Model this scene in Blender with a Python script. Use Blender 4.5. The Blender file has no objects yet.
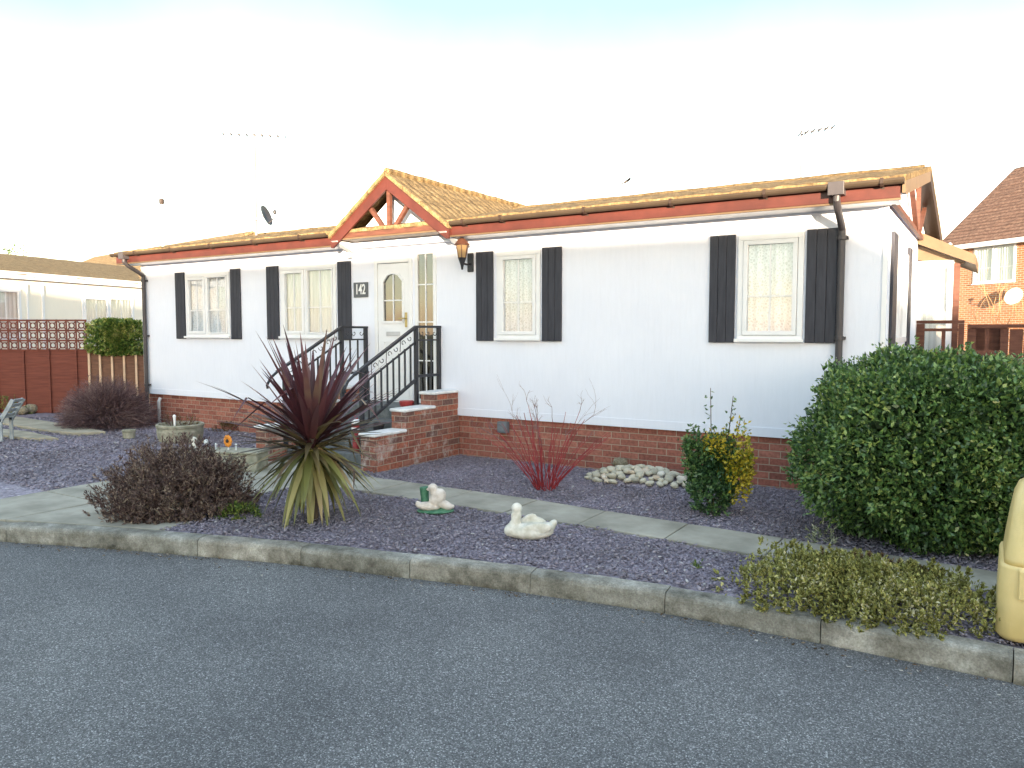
import bpy, math, random
import numpy as np
from mathutils import Vector, Matrix, noise
random.seed(7); rng = np.random.default_rng(11)
scn = bpy.context.scene; COL = scn.collection
R = math.radians
# ---------------------------------------------------------------- camera
cam = bpy.data.cameras.new('camera'); co = bpy.data.objects.new('camera', cam); COL.objects.link(co)
cam.sensor_width = 36; cam.lens = 36*765/1024; cam.clip_end = 2000; cam.clip_start = .05
co.location = (0, 0, 1.6); co.rotation_euler = (R(90)-math.atan(51/765), 0, 0)
scn.camera = co
# ---------------------------------------------------------------- sky, sun, exposure
SUN_EL = 3.4; SD = Vector((.04, -.99, 0)).normalized()
SDIR = Vector((SD.x*math.cos(R(SUN_EL)), SD.y*math.cos(R(SUN_EL)), math.sin(R(SUN_EL))))
w = bpy.data.worlds.new('World'); scn.world = w; w.use_nodes = True
nt = w.node_tree; nt.nodes.clear()
sky = nt.nodes.new('ShaderNodeTexSky'); sky.sky_type = 'NISHITA'; sky.sun_disc = False
sky.sun_elevation = R(SUN_EL); sky.sun_rotation = math.atan2(SD.x, SD.y); sky.air_density = 1.0; sky.dust_density = .6; sky.ozone_density = 1.3
hs = nt.nodes.new('ShaderNodeHueSaturation'); hs.inputs['Saturation'].default_value = .62; nt.links.new(sky.outputs[0], hs.inputs['Color'])
# brightening added overhead, out of view, to light the ground; a clearer blue band below, broken by soft noise
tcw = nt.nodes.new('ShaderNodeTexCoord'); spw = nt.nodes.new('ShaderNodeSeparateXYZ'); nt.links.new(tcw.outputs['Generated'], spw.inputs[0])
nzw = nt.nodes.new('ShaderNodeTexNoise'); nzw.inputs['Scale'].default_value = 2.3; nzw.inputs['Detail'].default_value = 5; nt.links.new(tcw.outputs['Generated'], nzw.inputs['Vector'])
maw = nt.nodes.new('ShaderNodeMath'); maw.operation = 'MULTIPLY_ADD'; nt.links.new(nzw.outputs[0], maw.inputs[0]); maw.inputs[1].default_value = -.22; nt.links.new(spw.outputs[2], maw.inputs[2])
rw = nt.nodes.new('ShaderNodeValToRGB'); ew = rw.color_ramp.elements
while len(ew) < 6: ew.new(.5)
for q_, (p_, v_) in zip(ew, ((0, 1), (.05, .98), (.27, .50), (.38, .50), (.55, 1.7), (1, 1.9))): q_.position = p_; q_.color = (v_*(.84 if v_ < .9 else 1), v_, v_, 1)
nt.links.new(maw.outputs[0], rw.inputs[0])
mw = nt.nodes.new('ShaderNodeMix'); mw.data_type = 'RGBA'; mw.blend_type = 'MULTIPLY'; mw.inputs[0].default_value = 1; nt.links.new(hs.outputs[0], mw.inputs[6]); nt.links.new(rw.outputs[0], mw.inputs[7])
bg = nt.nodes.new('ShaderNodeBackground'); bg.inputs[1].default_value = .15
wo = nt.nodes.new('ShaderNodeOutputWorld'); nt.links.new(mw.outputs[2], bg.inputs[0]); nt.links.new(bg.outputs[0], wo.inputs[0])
sl = bpy.data.lights.new('sun', 'SUN'); sl.energy = 3.0; sl.angle = R(.6); sl.color = (1, .79, .56)
so = bpy.data.objects.new('sun', sl); COL.objects.link(so); so.rotation_euler = (-SDIR).to_track_quat('-Z', 'Y').to_euler()
scn.view_settings.view_transform = 'Standard'; scn.view_settings.look = 'None'; scn.view_settings.gamma = 1
scn.view_settings.exposure = 3.08

# ---------------------------------------------------------------- helpers
O = Vector((3.6483790, 7.2679295, 0)); ANG = R(-32.2105271734)
XA = Vector((math.cos(ANG), math.sin(ANG), 0)); YA = Vector((-math.sin(ANG), math.cos(ANG), 0))
def Wd(x, y, z=0): return O + XA*x + YA*y + Vector((0, 0, z))
def tag(o, label=None, cat=None, group=None, kind=None):
    if label: o['label'] = label
    if cat: o['category'] = cat
    if group: o['group'] = group
    if kind: o['kind'] = kind
    return o
def empty(name, loc, rz=0, label=None, cat=None, group=None):
    o = bpy.data.objects.new(name, None); COL.objects.link(o); o.location = loc; o.rotation_euler = (0, 0, rz)
    o.empty_display_size = .1
    return tag(o, label, cat, group)
class MB:
    def __init__(s): s.v = []; s.f = []
    def add(s, vs, fs):
        n = len(s.v); s.v += [tuple(v) for v in vs]; s.f += [tuple(i+n for i in f) for f in fs]; return s
    def box(s, x0, x1, y0, y1, z0, z1, m=None):
        vs = [Vector(p) for p in ((x0,y0,z0),(x1,y0,z0),(x1,y1,z0),(x0,y1,z0),(x0,y0,z1),(x1,y0,z1),(x1,y1,z1),(x0,y1,z1))]
        if m: vs = [m @ v for v in vs]
        return s.add(vs, [(0,3,2,1),(4,5,6,7),(0,1,5,4),(1,2,6,5),(2,3,7,6),(3,0,4,7)])
    def bar(s, a, b, w, h, up=(0,0,1)):
        a = Vector(a); b = Vector(b); d = (b-a).normalized(); up = Vector(up)
        sx = d.cross(up).normalized(); uy = sx.cross(d)
        vs = [p + sx*i*w/2 + uy*j*h/2 for p in (a, b) for i, j in ((-1,-1),(1,-1),(1,1),(-1,1))]
        return s.add(vs, [(0,1,2,3),(7,6,5,4),(0,4,5,1),(1,5,6,2),(2,6,7,3),(3,7,4,0)])
    def tube(s, pts, r, n=8, cap=True):
        pts = [Vector(p) for p in pts]; k = len(pts)
        rs = r if isinstance(r, (list, tuple)) else [r]*k
        vs = []; prev = None
        for i, p in enumerate(pts):
            d = (pts[min(i+1, k-1)]-pts[max(i-1, 0)])
            d = d.normalized() if d.length > 1e-9 else Vector((0,0,1))
            if prev is None:
                a = d.orthogonal().normalized()
            else:
                a = (prev - d*prev.dot(d)); a = a.normalized() if a.length > 1e-6 else d.orthogonal().normalized()
            prev = a; b = d.cross(a)
            vs += [p + (a*math.cos(t)+b*math.sin(t))*rs[i] for t in [2*math.pi*j/n for j in range(n)]]
        fs = [(i*n+j, i*n+(j+1)%n, (i+1)*n+(j+1)%n, (i+1)*n+j) for i in range(k-1) for j in range(n)]
        if cap: fs += [tuple(range(n-1, -1, -1)), tuple((k-1)*n+j for j in range(n))]
        return s.add(vs, fs)
    def lathe(s, prof, n=24, c=(0,0,0), m=None):
        c = Vector(c); vs = [Vector((r*math.cos(2*math.pi*j/n), r*math.sin(2*math.pi*j/n), z)) for r, z in prof for j in range(n)]
        if m: vs = [m @ v for v in vs]
        vs = [v+c for v in vs]; k = len(prof)
        fs = [(i*n+j, i*n+(j+1)%n, (i+1)*n+(j+1)%n, (i+1)*n+j) for i in range(k-1) for j in range(n)]
        fs += [tuple(range(n-1, -1, -1)), tuple((k-1)*n+j for j in range(n))]
        return s.add(vs, fs)
    def prism(s, poly, a, b, axis='z'):
        def P(p, t): return {'z': (p[0], p[1], t), 'y': (p[0], t, p[1]), 'x': (t, p[0], p[1])}[axis]
        n = len(poly)
        return s.add([P(p, a) for p in poly]+[P(p, b) for p in poly], [tuple(range(n-1, -1, -1)), tuple(range(n, 2*n))]+[(i, (i+1)%n, n+(i+1)%n, n+i) for i in range(n)])
    def ell(s, c, r, m=None, n=16, k=10):
        c = Vector(c); vs = []; fs = []
        for i in range(1, k):
            for j in range(n):
                t = math.pi*i/k; p = 2*math.pi*j/n
                vs.append(Vector((r[0]*math.sin(t)*math.cos(p), r[1]*math.sin(t)*math.sin(p), r[2]*math.cos(t))))
        vs += [Vector((0,0,r[2])), Vector((0,0,-r[2]))]
        if m: vs = [m @ v for v in vs]
        vs = [v+c for v in vs]; q = (k-1)*n
        fs = [(i*n+j, (i+1)*n+j, (i+1)*n+(j+1)%n, i*n+(j+1)%n) for i in range(k-2) for j in range(n)]
        fs += [(q, j, (j+1)%n) for j in range(n)]+[(q+1, (k-2)*n+(j+1)%n, (k-2)*n+j) for j in range(n)]
        return s.add(vs, fs)
    def build(s, name, mat, parent=None, loc=None, rz=0, smooth=False, bevel=0, label=None, cat=None, group=None, kind=None):
        me = bpy.data.meshes.new(name); me.from_pydata(s.v, [], s.f); me.update()
        import bmesh
        bm = bmesh.new(); bm.from_mesh(me); bmesh.ops.recalc_face_normals(bm, faces=bm.faces); bm.to_mesh(me); bm.free()
        me.materials.append(mat)
        if smooth:
            me.polygons.foreach_set('use_smooth', [True]*len(me.polygons))
        o = bpy.data.objects.new(name, me); COL.objects.link(o)
        if parent: o.parent = parent
        if loc is not None: o.location = loc
        o.rotation_euler = (0, 0, rz)
        if bevel:
            b = o.modifiers.new('bevel', 'BEVEL'); b.width = bevel; b.segments = 2; b.limit_method = 'ANGLE'
        return tag(o, label, cat, group, kind)
def npmesh(name, V, F, mat, parent=None, loc=None, rz=0, smooth=False, **k):
    """V (n,3), F (m,k) uniform polygon size"""
    me = bpy.data.meshes.new(name); m, q = F.shape
    me.vertices.add(len(V)); me.vertices.foreach_set('co', V.astype(np.float32).ravel())
    me.loops.add(m*q); me.loops.foreach_set('vertex_index', F.astype(np.int32).ravel())
    me.polygons.add(m); me.polygons.foreach_set('loop_start', np.arange(0, m*q, q, dtype=np.int32)); me.polygons.foreach_set('loop_total', np.full(m, q, dtype=np.int32))
    if smooth: me.polygons.foreach_set('use_smooth', np.ones(m, dtype=bool))
    me.update(calc_edges=True); me.validate()
    me.materials.append(mat)
    o = bpy.data.objects.new(name, me); COL.objects.link(o)
    if parent: o.parent = parent
    if loc is not None: o.location = loc
    o.rotation_euler = (0, 0, rz)
    return tag(o, k.get('label'), k.get('cat'), k.get('group'), k.get('kind'))

# ---------------------------------------------------------------- materials
def newmat(name):
    m = bpy.data.materials.new(name); m.use_nodes = True; t = m.node_tree; t.nodes.clear()
    o = t.nodes.new('ShaderNodeOutputMaterial'); p = t.nodes.new('ShaderNodeBsdfPrincipled'); t.links.new(p.outputs[0], o.inputs[0])
    return m, t, p, o
def N(t, ty, **k):
    n = t.nodes.new(ty)
    for a, b in k.items(): setattr(n, a, b)
    return n
def sock(n, **k):
    for a, b in k.items(): n.inputs[a.replace('_', ' ')].default_value = b
    return n
def ramp(t, src, stops):
    r = N(t, 'ShaderNodeValToRGB'); e = r.color_ramp.elements
    while len(e) < len(stops): e.new(.5)
    for q, (p, c) in zip(e, stops): q.position = p; q.color = (*c, 1) if len(c) == 3 else c
    t.links.new(src, r.inputs[0]); return r
def mixc(t, f, a, b, mode='MIX'):
    m = N(t, 'ShaderNodeMix', data_type='RGBA', blend_type=mode)
    for i, v in ((0, f), (6, a), (7, b)):
        if isinstance(v, (int, float)): m.inputs[i].default_value = v
        elif isinstance(v, tuple): m.inputs[i].default_value = (*v, 1)
        else: t.links.new(v, m.inputs[i])
    return m.outputs[2]
def noisy(name, c1, c2, scale=8, rough=.7, bump=.1, bscale=60, dist=.01, detail=6, stretch=None, spec=.3, c3=None, metallic=0, lo=.35, hi=.65):
    m, t, p, o = newmat(name); tc = N(t, 'ShaderNodeTexCoord'); vec = tc.outputs['Object']
    if stretch:
        mp = N(t, 'ShaderNodeMapping'); mp.inputs['Scale'].default_value = stretch; t.links.new(vec, mp.inputs[0]); vec = mp.outputs[0]
    n = N(t, 'ShaderNodeTexNoise'); sock(n, Scale=scale, Detail=detail, Roughness=.6); t.links.new(vec, n.inputs['Vector'])
    st = [(lo, c1), (hi, c2)] if not c3 else [(lo, c1), ((lo+hi)/2, c2), (hi, c3)]
    r = ramp(t, n.outputs[0], st); t.links.new(r.outputs[0], p.inputs['Base Color'])
    p.inputs['Roughness'].default_value = rough; p.inputs['Specular IOR Level'].default_value = spec; p.inputs['Metallic'].default_value = metallic
    if bump:
        b = N(t, 'ShaderNodeTexNoise'); sock(b, Scale=bscale, Detail=4); t.links.new(vec, b.inputs['Vector'])
        bn = N(t, 'ShaderNodeBump'); sock(bn, Strength=bump, Distance=dist); t.links.new(b.outputs[0], bn.inputs['Height']); t.links.new(bn.outputs[0], p.inputs['Normal'])
    return m
def leafmat(name, stops, rough=.5, spec=.35, trans=.15, nscale=3.0, namp=.5):
    m, t, p, o = newmat(name); g = N(t, 'ShaderNodeNewGeometry'); tc = N(t, 'ShaderNodeTexCoord')
    n = N(t, 'ShaderNodeTexNoise'); sock(n, Scale=nscale, Detail=2); t.links.new(tc.outputs['Object'], n.inputs['Vector'])
    a = N(t, 'ShaderNodeMath', operation='SUBTRACT'); t.links.new(n.outputs[0], a.inputs[0]); a.inputs[1].default_value = .5
    b = N(t, 'ShaderNodeMath', operation='MULTIPLY_ADD'); t.links.new(a.outputs[0], b.inputs[0]); b.inputs[1].default_value = namp*3; t.links.new(g.outputs['Random Per Island'], b.inputs[2])
    r = ramp(t, b.outputs[0], stops); t.links.new(r.outputs[0], p.inputs['Base Color'])
    p.inputs['Roughness'].default_value = rough; p.inputs['Specular IOR Level'].default_value = spec
    tr = N(t, 'ShaderNodeBsdfTranslucent'); t.links.new(r.outputs[0], tr.inputs[0])
    mx = N(t, 'ShaderNodeMixShader'); mx.inputs[0].default_value = trans; t.links.new(p.outputs[0], mx.inputs[1]); t.links.new(tr.outputs[0], mx.inputs[2]); t.links.new(mx.outputs[0], o.inputs[0])
    return m
def brickmat(name, cols, mortar, bl=.225, bh=.075, ms=.010, off=(0,0), stain=.0, bumpd=.006):
    m, t, p, o = newmat(name); tc = N(t, 'ShaderNodeTexCoord'); sp = N(t, 'ShaderNodeSeparateXYZ'); t.links.new(tc.outputs['Object'], sp.inputs[0])
    ad = N(t, 'ShaderNodeMath', operation='ADD'); t.links.new(sp.outputs[0], ad.inputs[0]); t.links.new(sp.outputs[1], ad.inputs[1])
    cb = N(t, 'ShaderNodeCombineXYZ'); t.links.new(ad.outputs[0], cb.inputs[0]); t.links.new(sp.outputs[2], cb.inputs[1])
    b = N(t, 'ShaderNodeTexBrick'); b.offset = .5; sock(b, Scale=1.0, Mortar_Size=ms/2, Mortar_Smooth=.3, Bias=0.0, Brick_Width=bl, Row_Height=bh)
    b.inputs['Color1'].default_value = (0,0,0,1); b.inputs['Color2'].default_value = (1,1,1,1); b.inputs['Mortar'].default_value = (0,0,0,1)
    t.links.new(cb.outputs[0], b.inputs['Vector'])
    rr = ramp(t, b.outputs['Color'], [(i/(len(cols)-1), c) for i, c in enumerate(cols)])
    n = N(t, 'ShaderNodeTexNoise'); sock(n, Scale=30.0, Detail=5); t.links.new(tc.outputs['Object'], n.inputs['Vector'])
    nr = ramp(t, n.outputs[0], [(.3, (.65,.65,.65)), (.7, (1.2,1.2,1.2))])
    c = mixc(t, 1.0, rr.outputs[0], nr.outputs[0], 'MULTIPLY')
    n2 = N(t, 'ShaderNodeTexNoise'); sock(n2, Scale=2.2, Detail=6, Roughness=.7); t.links.new(tc.outputs['Object'], n2.inputs['Vector'])
    mr = mixc(t, n2.outputs[0], mortar, tuple(x*.55 for x in mortar))
    c = mixc(t, b.outputs['Fac'], c, mr)
    if stain:
        sr = ramp(t, n2.outputs[0], [(.58, (0,0,0)), (.70, (stain,)*3)])
        c = mixc(t, sr.outputs[0], c, (.55, .5, .47))
    t.links.new(c, p.inputs['Base Color']); p.inputs['Roughness'].default_value = .85; p.inputs['Specular IOR Level'].default_value = .2
    h = N(t, 'ShaderNodeMath', operation='MULTIPLY_ADD'); t.links.new(b.outputs['Fac'], h.inputs[0]); h.inputs[1].default_value = -1; t.links.new(n.outputs[0], h.inputs[2])
    bn = N(t, 'ShaderNodeBump'); sock(bn, Strength=.8, Distance=bumpd); t.links.new(h.outputs[0], bn.inputs['Height']); t.links.new(bn.outputs[0], p.inputs['Normal'])
    return m
def plain(name, c, rough=.5, spec=.4, metallic=0, var=.12):
    return noisy(name, tuple(x*(1-var) for x in c), tuple(min(1, x*(1+var)) for x in c), scale=5, rough=rough, bump=.05, bscale=40, spec=spec, metallic=metallic)

def wallmat(name, c1, c2):
    m, t, p, o = newmat(name); tc = N(t, 'ShaderNodeTexCoord')
    mp = N(t, 'ShaderNodeMapping'); mp.inputs['Scale'].default_value = (26, 26, 3.2); t.links.new(tc.outputs['Object'], mp.inputs[0])
    n = N(t, 'ShaderNodeTexNoise'); sock(n, Scale=1.0, Detail=4, Roughness=.65); t.links.new(mp.outputs[0], n.inputs['Vector'])
    n2 = N(t, 'ShaderNodeTexNoise'); sock(n2, Scale=.9, Detail=5); t.links.new(tc.outputs['Object'], n2.inputs['Vector'])
    r = ramp(t, n2.outputs[0], [(.3, c1), (.7, c2)])
    r2 = ramp(t, n.outputs[0], [(.3, (.97, .97, .97)), (.6, (1, 1, 1))])
    c = mixc(t, 1.0, r.outputs[0], r2.outputs[0], 'MULTIPLY')
    t.links.new(c, p.inputs['Base Color']); p.inputs['Roughness'].default_value = .75; p.inputs['Specular IOR Level'].default_value = .25
    n3 = N(t, 'ShaderNodeTexNoise'); sock(n3, Scale=160.0, Detail=2); t.links.new(tc.outputs['Object'], n3.inputs['Vector'])
    h = N(t, 'ShaderNodeMath', operation='MULTIPLY_ADD'); t.links.new(n3.outputs[0], h.inputs[0]); h.inputs[1].default_value = .35; t.links.new(n.outputs[0], h.inputs[2])
    bn = N(t, 'ShaderNodeBump'); sock(bn, Strength=.3, Distance=.010); t.links.new(h.outputs[0], bn.inputs['Height']); t.links.new(bn.outputs[0], p.inputs['Normal'])
    return m
def roofmat(name, base, moss, light, course=.3, along='Y'):
    """interlocking tiles with courses along the local ridge (courses spaced along slope), mossy mottling"""
    m, t, p, o = newmat(name); tc = N(t, 'ShaderNodeTexCoord'); sp = N(t, 'ShaderNodeSeparateXYZ'); t.links.new(tc.outputs['Object'], sp.inputs[0])
    a = N(t, 'ShaderNodeMath', operation='MULTIPLY'); t.links.new(sp.outputs[along == 'Y' and 1 or 0], a.inputs[0]); a.inputs[1].default_value = 1/course
    f = N(t, 'ShaderNodeMath', operation='FRACT'); t.links.new(a.outputs[0], f.inputs[0])
    b = N(t, 'ShaderNodeMath', operation='MULTIPLY'); t.links.new(sp.outputs[along == 'Y' and 0 or 1], b.inputs[0]); b.inputs[1].default_value = 1/.165
    g = N(t, 'ShaderNodeMath', operation='FRACT'); t.links.new(b.outputs[0], g.inputs[0])
    pg = N(t, 'ShaderNodeMath', operation='PINGPONG'); t.links.new(b.outputs[0], pg.inputs[0]); pg.inputs[1].default_value = .5
    n = N(t, 'ShaderNodeTexNoise'); sock(n, Scale=9.0, Detail=8, Roughness=.7); t.links.new(tc.outputs['Object'], n.inputs['Vector'])
    n2 = N(t, 'ShaderNodeTexNoise'); sock(n2, Scale=45.0, Detail=4, Roughness=.7); t.links.new(tc.outputs['Object'], n2.inputs['Vector'])
    r = ramp(t, n.outputs[0], [(.36, base), (.52, moss), (.68, light)])
    r2 = ramp(t, n2.outputs[0], [(.3, (.5, .5, .5)), (.7, (1.3, 1.3, 1.3))])
    c = mixc(t, 1.0, r.outputs[0], r2.outputs[0], 'MULTIPLY')
    e = ramp(t, f.outputs[0], [(0, (.45,)*3), (.08, (1,)*3), (1, (1,)*3)]); c = mixc(t, 1.0, c, e.outputs[0], 'MULTIPLY')
    e2 = ramp(t, pg.outputs[0], [(0, (.62,)*3), (.25, (1.05,)*3), (.5, (1.15,)*3)]); c = mixc(t, 1.0, c, e2.outputs[0], 'MULTIPLY')
    t.links.new(c, p.inputs['Base Color']); p.inputs['Roughness'].default_value = .9; p.inputs['Specular IOR Level'].default_value = .15
    h = N(t, 'ShaderNodeMath', operation='MULTIPLY_ADD'); t.links.new(pg.outputs[0], h.inputs[0]); h.inputs[1].default_value = 1.2; t.links.new(n2.outputs[0], h.inputs[2])
    h2 = N(t, 'ShaderNodeMath', operation='SUBTRACT'); t.links.new(h.outputs[0], h2.inputs[0]); t.links.new(f.outputs[0], h2.inputs[1])
    bn = N(t, 'ShaderNodeBump'); sock(bn, Strength=.8, Distance=.02); t.links.new(h2.outputs[0], bn.inputs['Height']); t.links.new(bn.outputs[0], p.inputs['Normal'])
    return m
def glassmat(name, tint=(.9,.93,.92), refl=1.0, base=.12):
    m, t, p, o = newmat(name); t.nodes.remove(p)
    tr = N(t, 'ShaderNodeBsdfTransparent'); tr.inputs[0].default_value = (*tint, 1)
    gl = N(t, 'ShaderNodeBsdfGlossy'); gl.inputs['Roughness'].default_value = .015
    lw = N(t, 'ShaderNodeFresnel'); lw.inputs[0].default_value = 1.5
    a = N(t, 'ShaderNodeMath', operation='MULTIPLY_ADD', use_clamp=True); t.links.new(lw.outputs[0], a.inputs[0]); a.inputs[1].default_value = refl; a.inputs[2].default_value = base; bf_ = N(t, 'ShaderNodeNewGeometry'); iv_ = N(t, 'ShaderNodeMath', operation='SUBTRACT'); iv_.inputs[0].default_value = 1; t.links.new(bf_.outputs['Backfacing'], iv_.inputs[1]); am = N(t, 'ShaderNodeMath', operation='MULTIPLY'); t.links.new(a.outputs[0], am.inputs[0]); t.links.new(iv_.outputs[0], am.inputs[1])
    n = N(t, 'ShaderNodeTexNoise'); sock(n, Scale=1.7, Detail=1); tc = N(t, 'ShaderNodeTexCoord'); t.links.new(tc.outputs['Object'], n.inputs['Vector'])
    bn = N(t, 'ShaderNodeBump'); sock(bn, Strength=.25, Distance=.02); t.links.new(n.outputs[0], bn.inputs['Height']); t.links.new(bn.outputs[0], gl.inputs['Normal'])
    mx = N(t, 'ShaderNodeMixShader'); t.links.new(am.outputs[0], mx.inputs[0]); t.links.new(tr.outputs[0], mx.inputs[1]); t.links.new(gl.outputs[0], mx.inputs[2]); t.links.new(mx.outputs[0], o.inputs[0])
    return m
def lacemat(name, c, dark):
    m, t, p, o = newmat(name); tc = N(t, 'ShaderNodeTexCoord')
    v = N(t, 'ShaderNodeTexVoronoi', feature='DISTANCE_TO_EDGE'); sock(v, Scale=34.0); t.links.new(tc.outputs['Object'], v.inputs['Vector'])
    n = N(t, 'ShaderNodeTexNoise'); sock(n, Scale=9.0, Detail=4, Roughness=.7); t.links.new(tc.outputs['Object'], n.inputs['Vector'])
    mu = N(t, 'ShaderNodeMath', operation='MULTIPLY'); t.links.new(v.outputs[0], mu.inputs[0]); mu.inputs[1].default_value = 4
    su = N(t, 'ShaderNodeMath', operation='MULTIPLY'); t.links.new(mu.outputs[0], su.inputs[0]); t.links.new(n.outputs[0], su.inputs[1])
    r = ramp(t, su.outputs[0], [(.05, c), (.6, dark)])
    t.links.new(r.outputs[0], p.inputs['Base Color']); p.inputs['Roughness'].default_value = .9
    return m

M = {}
M['wall'] = wallmat('white_textured_wall', (.70, .73, .82), (.75, .78, .865))
M['wallcream'] = wallmat('cream_wall', (.76, .72, .62), (.82, .78, .68))
M['upvc'] = plain('white_window_plastic', (.72, .73, .75), rough=.3, var=.03)
M['shutter'] = noisy('charcoal_paint', (.026, .027, .037), (.044, .046, .060), scale=6, rough=.55, bump=.25, bscale=30, stretch=(6, 6, .6), dist=.004)
M['brick'] = brickmat('red_brick', [(.21,.08,.062), (.30,.11,.082), (.37,.15,.11), (.26,.095,.07)], (.46, .38, .29))
M['brickstep'] = brickmat('weathered_red_brick', [(.22,.085,.068), (.37,.13,.085), (.15,.085,.075), (.34,.14,.10)], (.46, .39, .31), stain=.8)
M['brickorange'] = brickmat('orange_brick', [(.34,.135,.065), (.46,.19,.095), (.40,.16,.08)], (.62, .52, .42), ms=.018)
M['fascia'] = noisy('red_brown_paint', (.065, .017, .013), (.095, .024, .018), scale=4, rough=.42, bump=.05, spec=.4)
M['trimtan'] = plain('tan_trim', (.13, .085, .048), rough=.5)
M['gutter'] = noisy('brown_plastic_gutter', (.042, .031, .022), (.06, .044, .031), scale=3, rough=.45, bump=0)
M['pipe'] = plain('dark_grey_brown_pipe', (.05, .045, .05), rough=.45)
M['bracket'] = plain('dark_brown_plastic', (.03, .018, .014), rough=.5)
M['timber'] = noisy('brown_stained_timber', (.08, .032, .022), (.125, .05, .033), scale=5, rough=.6, stretch=(1, 1, 6))
M['roof'] = roofmat('mossy_roof_tiles', (.12, .082, .045), (.21, .145, .07), (.29, .215, .12))
M['roofx'] = roofmat('mossy_porch_tiles', (.12, .082, .045), (.21, .145, .07), (.29, .215, .12), along='X')
M['roofbrown'] = roofmat('brown_pantiles', (.13, .075, .052), (.21, .12, .085), (.31, .20, .14), course=.34)
M['glass'] = glassmat('window_glass', tint=(.97,.98,.98), base=.11, refl=1.8)
M['glassdim'] = glassmat('door_glass', tint=(.45, .45, .40), base=.16, refl=1.6)
M['lace'] = lacemat('lace_curtain', (.64, .69, .76), (.42, .46, .52))
M['drape'] = noisy('pleated_cream_curtain', (.54, .57, .56), (.72, .75, .76), scale=2.2, stretch=(14, 14, .15), rough=.9, bump=.4, bscale=2, dist=.05)
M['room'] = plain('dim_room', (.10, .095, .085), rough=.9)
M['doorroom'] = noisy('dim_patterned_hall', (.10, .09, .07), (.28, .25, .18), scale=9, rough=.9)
M['iron'] = plain('black_wrought_iron', (.022, .023, .03), rough=.42)
M['coping'] = noisy('white_painted_coping', (.62, .62, .62), (.80, .81, .82), scale=9, rough=.6, bump=.2)
M['step'] = noisy('grey_painted_step', (.075, .085, .09), (.15, .16, .165), scale=12, rough=.7)
M['brass'] = plain('brass', (.42, .34, .16), rough=.3, metallic=.8)
M['lampglass'] = plain('amber_glass', (.36, .24, .12), rough=.25)
M['copper'] = plain('copper_brown', (.11, .045, .028), rough=.5)
M['plaque'] = plain('grey_slate_plaque', (.10, .105, .115), rough=.5)
M['whitepaint'] = plain('white_paint', (.8, .8, .8), rough=.5, var=.03)
M['whitepvc'] = M['upvc']
M['alu'] = plain('dull_aluminium', (.5, .5, .52), rough=.4, metallic=.3)
M['dishgrey'] = plain('dark_grey_dish', (.03, .03, .036), rough=.5)
M['fence'] = noisy('red_brown_fence_stain', (.11, .032, .022), (.165, .05, .034), scale=4, rough=.75, stretch=(.6, 1, 9), bump=.2)
M['fencebrown'] = noisy('brown_fence_stain', (.11, .055, .038), (.17, .09, .058), scale=4, rough=.75, stretch=(1, 1, 6), bump=.2)
M['fencedark'] = noisy('dark_brown_fence_stain', (.08,.033,.023), (.13,.056,.038), scale=4, rough=.75, stretch=(1,1,6), bump=.2)
M['fencetan'] = plain('pale_batten', (.55, .40, .28), rough=.7)

# ---------------------------------------------------------------- ground and road
def asphalt():
    m, t, p, o = newmat('asphalt'); tc = N(t, 'ShaderNodeTexCoord')
    v = N(t, 'ShaderNodeTexVoronoi'); sock(v, Scale=185.0, Randomness=1.0); t.links.new(tc.outputs['Object'], v.inputs['Vector'])
    n = N(t, 'ShaderNodeTexNoise'); sock(n, Scale=.7, Detail=6, Roughness=.6); t.links.new(tc.outputs['Object'], n.inputs['Vector'])
    n2 = N(t, 'ShaderNodeTexNoise'); sock(n2, Scale=110.0, Detail=4, Roughness=.7); t.links.new(tc.outputs['Object'], n2.inputs['Vector'])
    sp = N(t, 'ShaderNodeSeparateColor'); t.links.new(v.outputs['Color'], sp.inputs[0])
    r = ramp(t, sp.outputs[0], [(0, (.065, .067, .070)), (.5, (.112, .114, .118)), (.84, (.172, .175, .18)), (1, (.40, .405, .41))])
    r2 = ramp(t, n.outputs[0], [(.32, (.74, .74, .75)), (.5, (.97,)*3), (.68, (1.2, 1.2, 1.18))])
    r3 = ramp(t, n2.outputs[0], [(.32, (.5, .5, .5)), (.68, (1.5, 1.5, 1.5))])
    c = mixc(t, 1.0, r.outputs[0], r2.outputs[0], 'MULTIPLY'); c = mixc(t, 1.0, c, r3.outputs[0], 'MULTIPLY')
    t.links.new(c, p.inputs['Base Color']); p.inputs['Roughness'].default_value = .7; p.inputs['Specular IOR Level'].default_value = .35
    h = N(t, 'ShaderNodeMath', operation='SUBTRACT'); t.links.new(n2.outputs[0], h.inputs[0]); t.links.new(v.outputs['Distance'], h.inputs[1])
    bn = N(t, 'ShaderNodeBump'); sock(bn, Strength=.7, Distance=.006); t.links.new(h.outputs[0], bn.inputs['Height']); t.links.new(bn.outputs[0], p.inputs['Normal'])
    return m
M['asphalt'] = asphalt()
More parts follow.
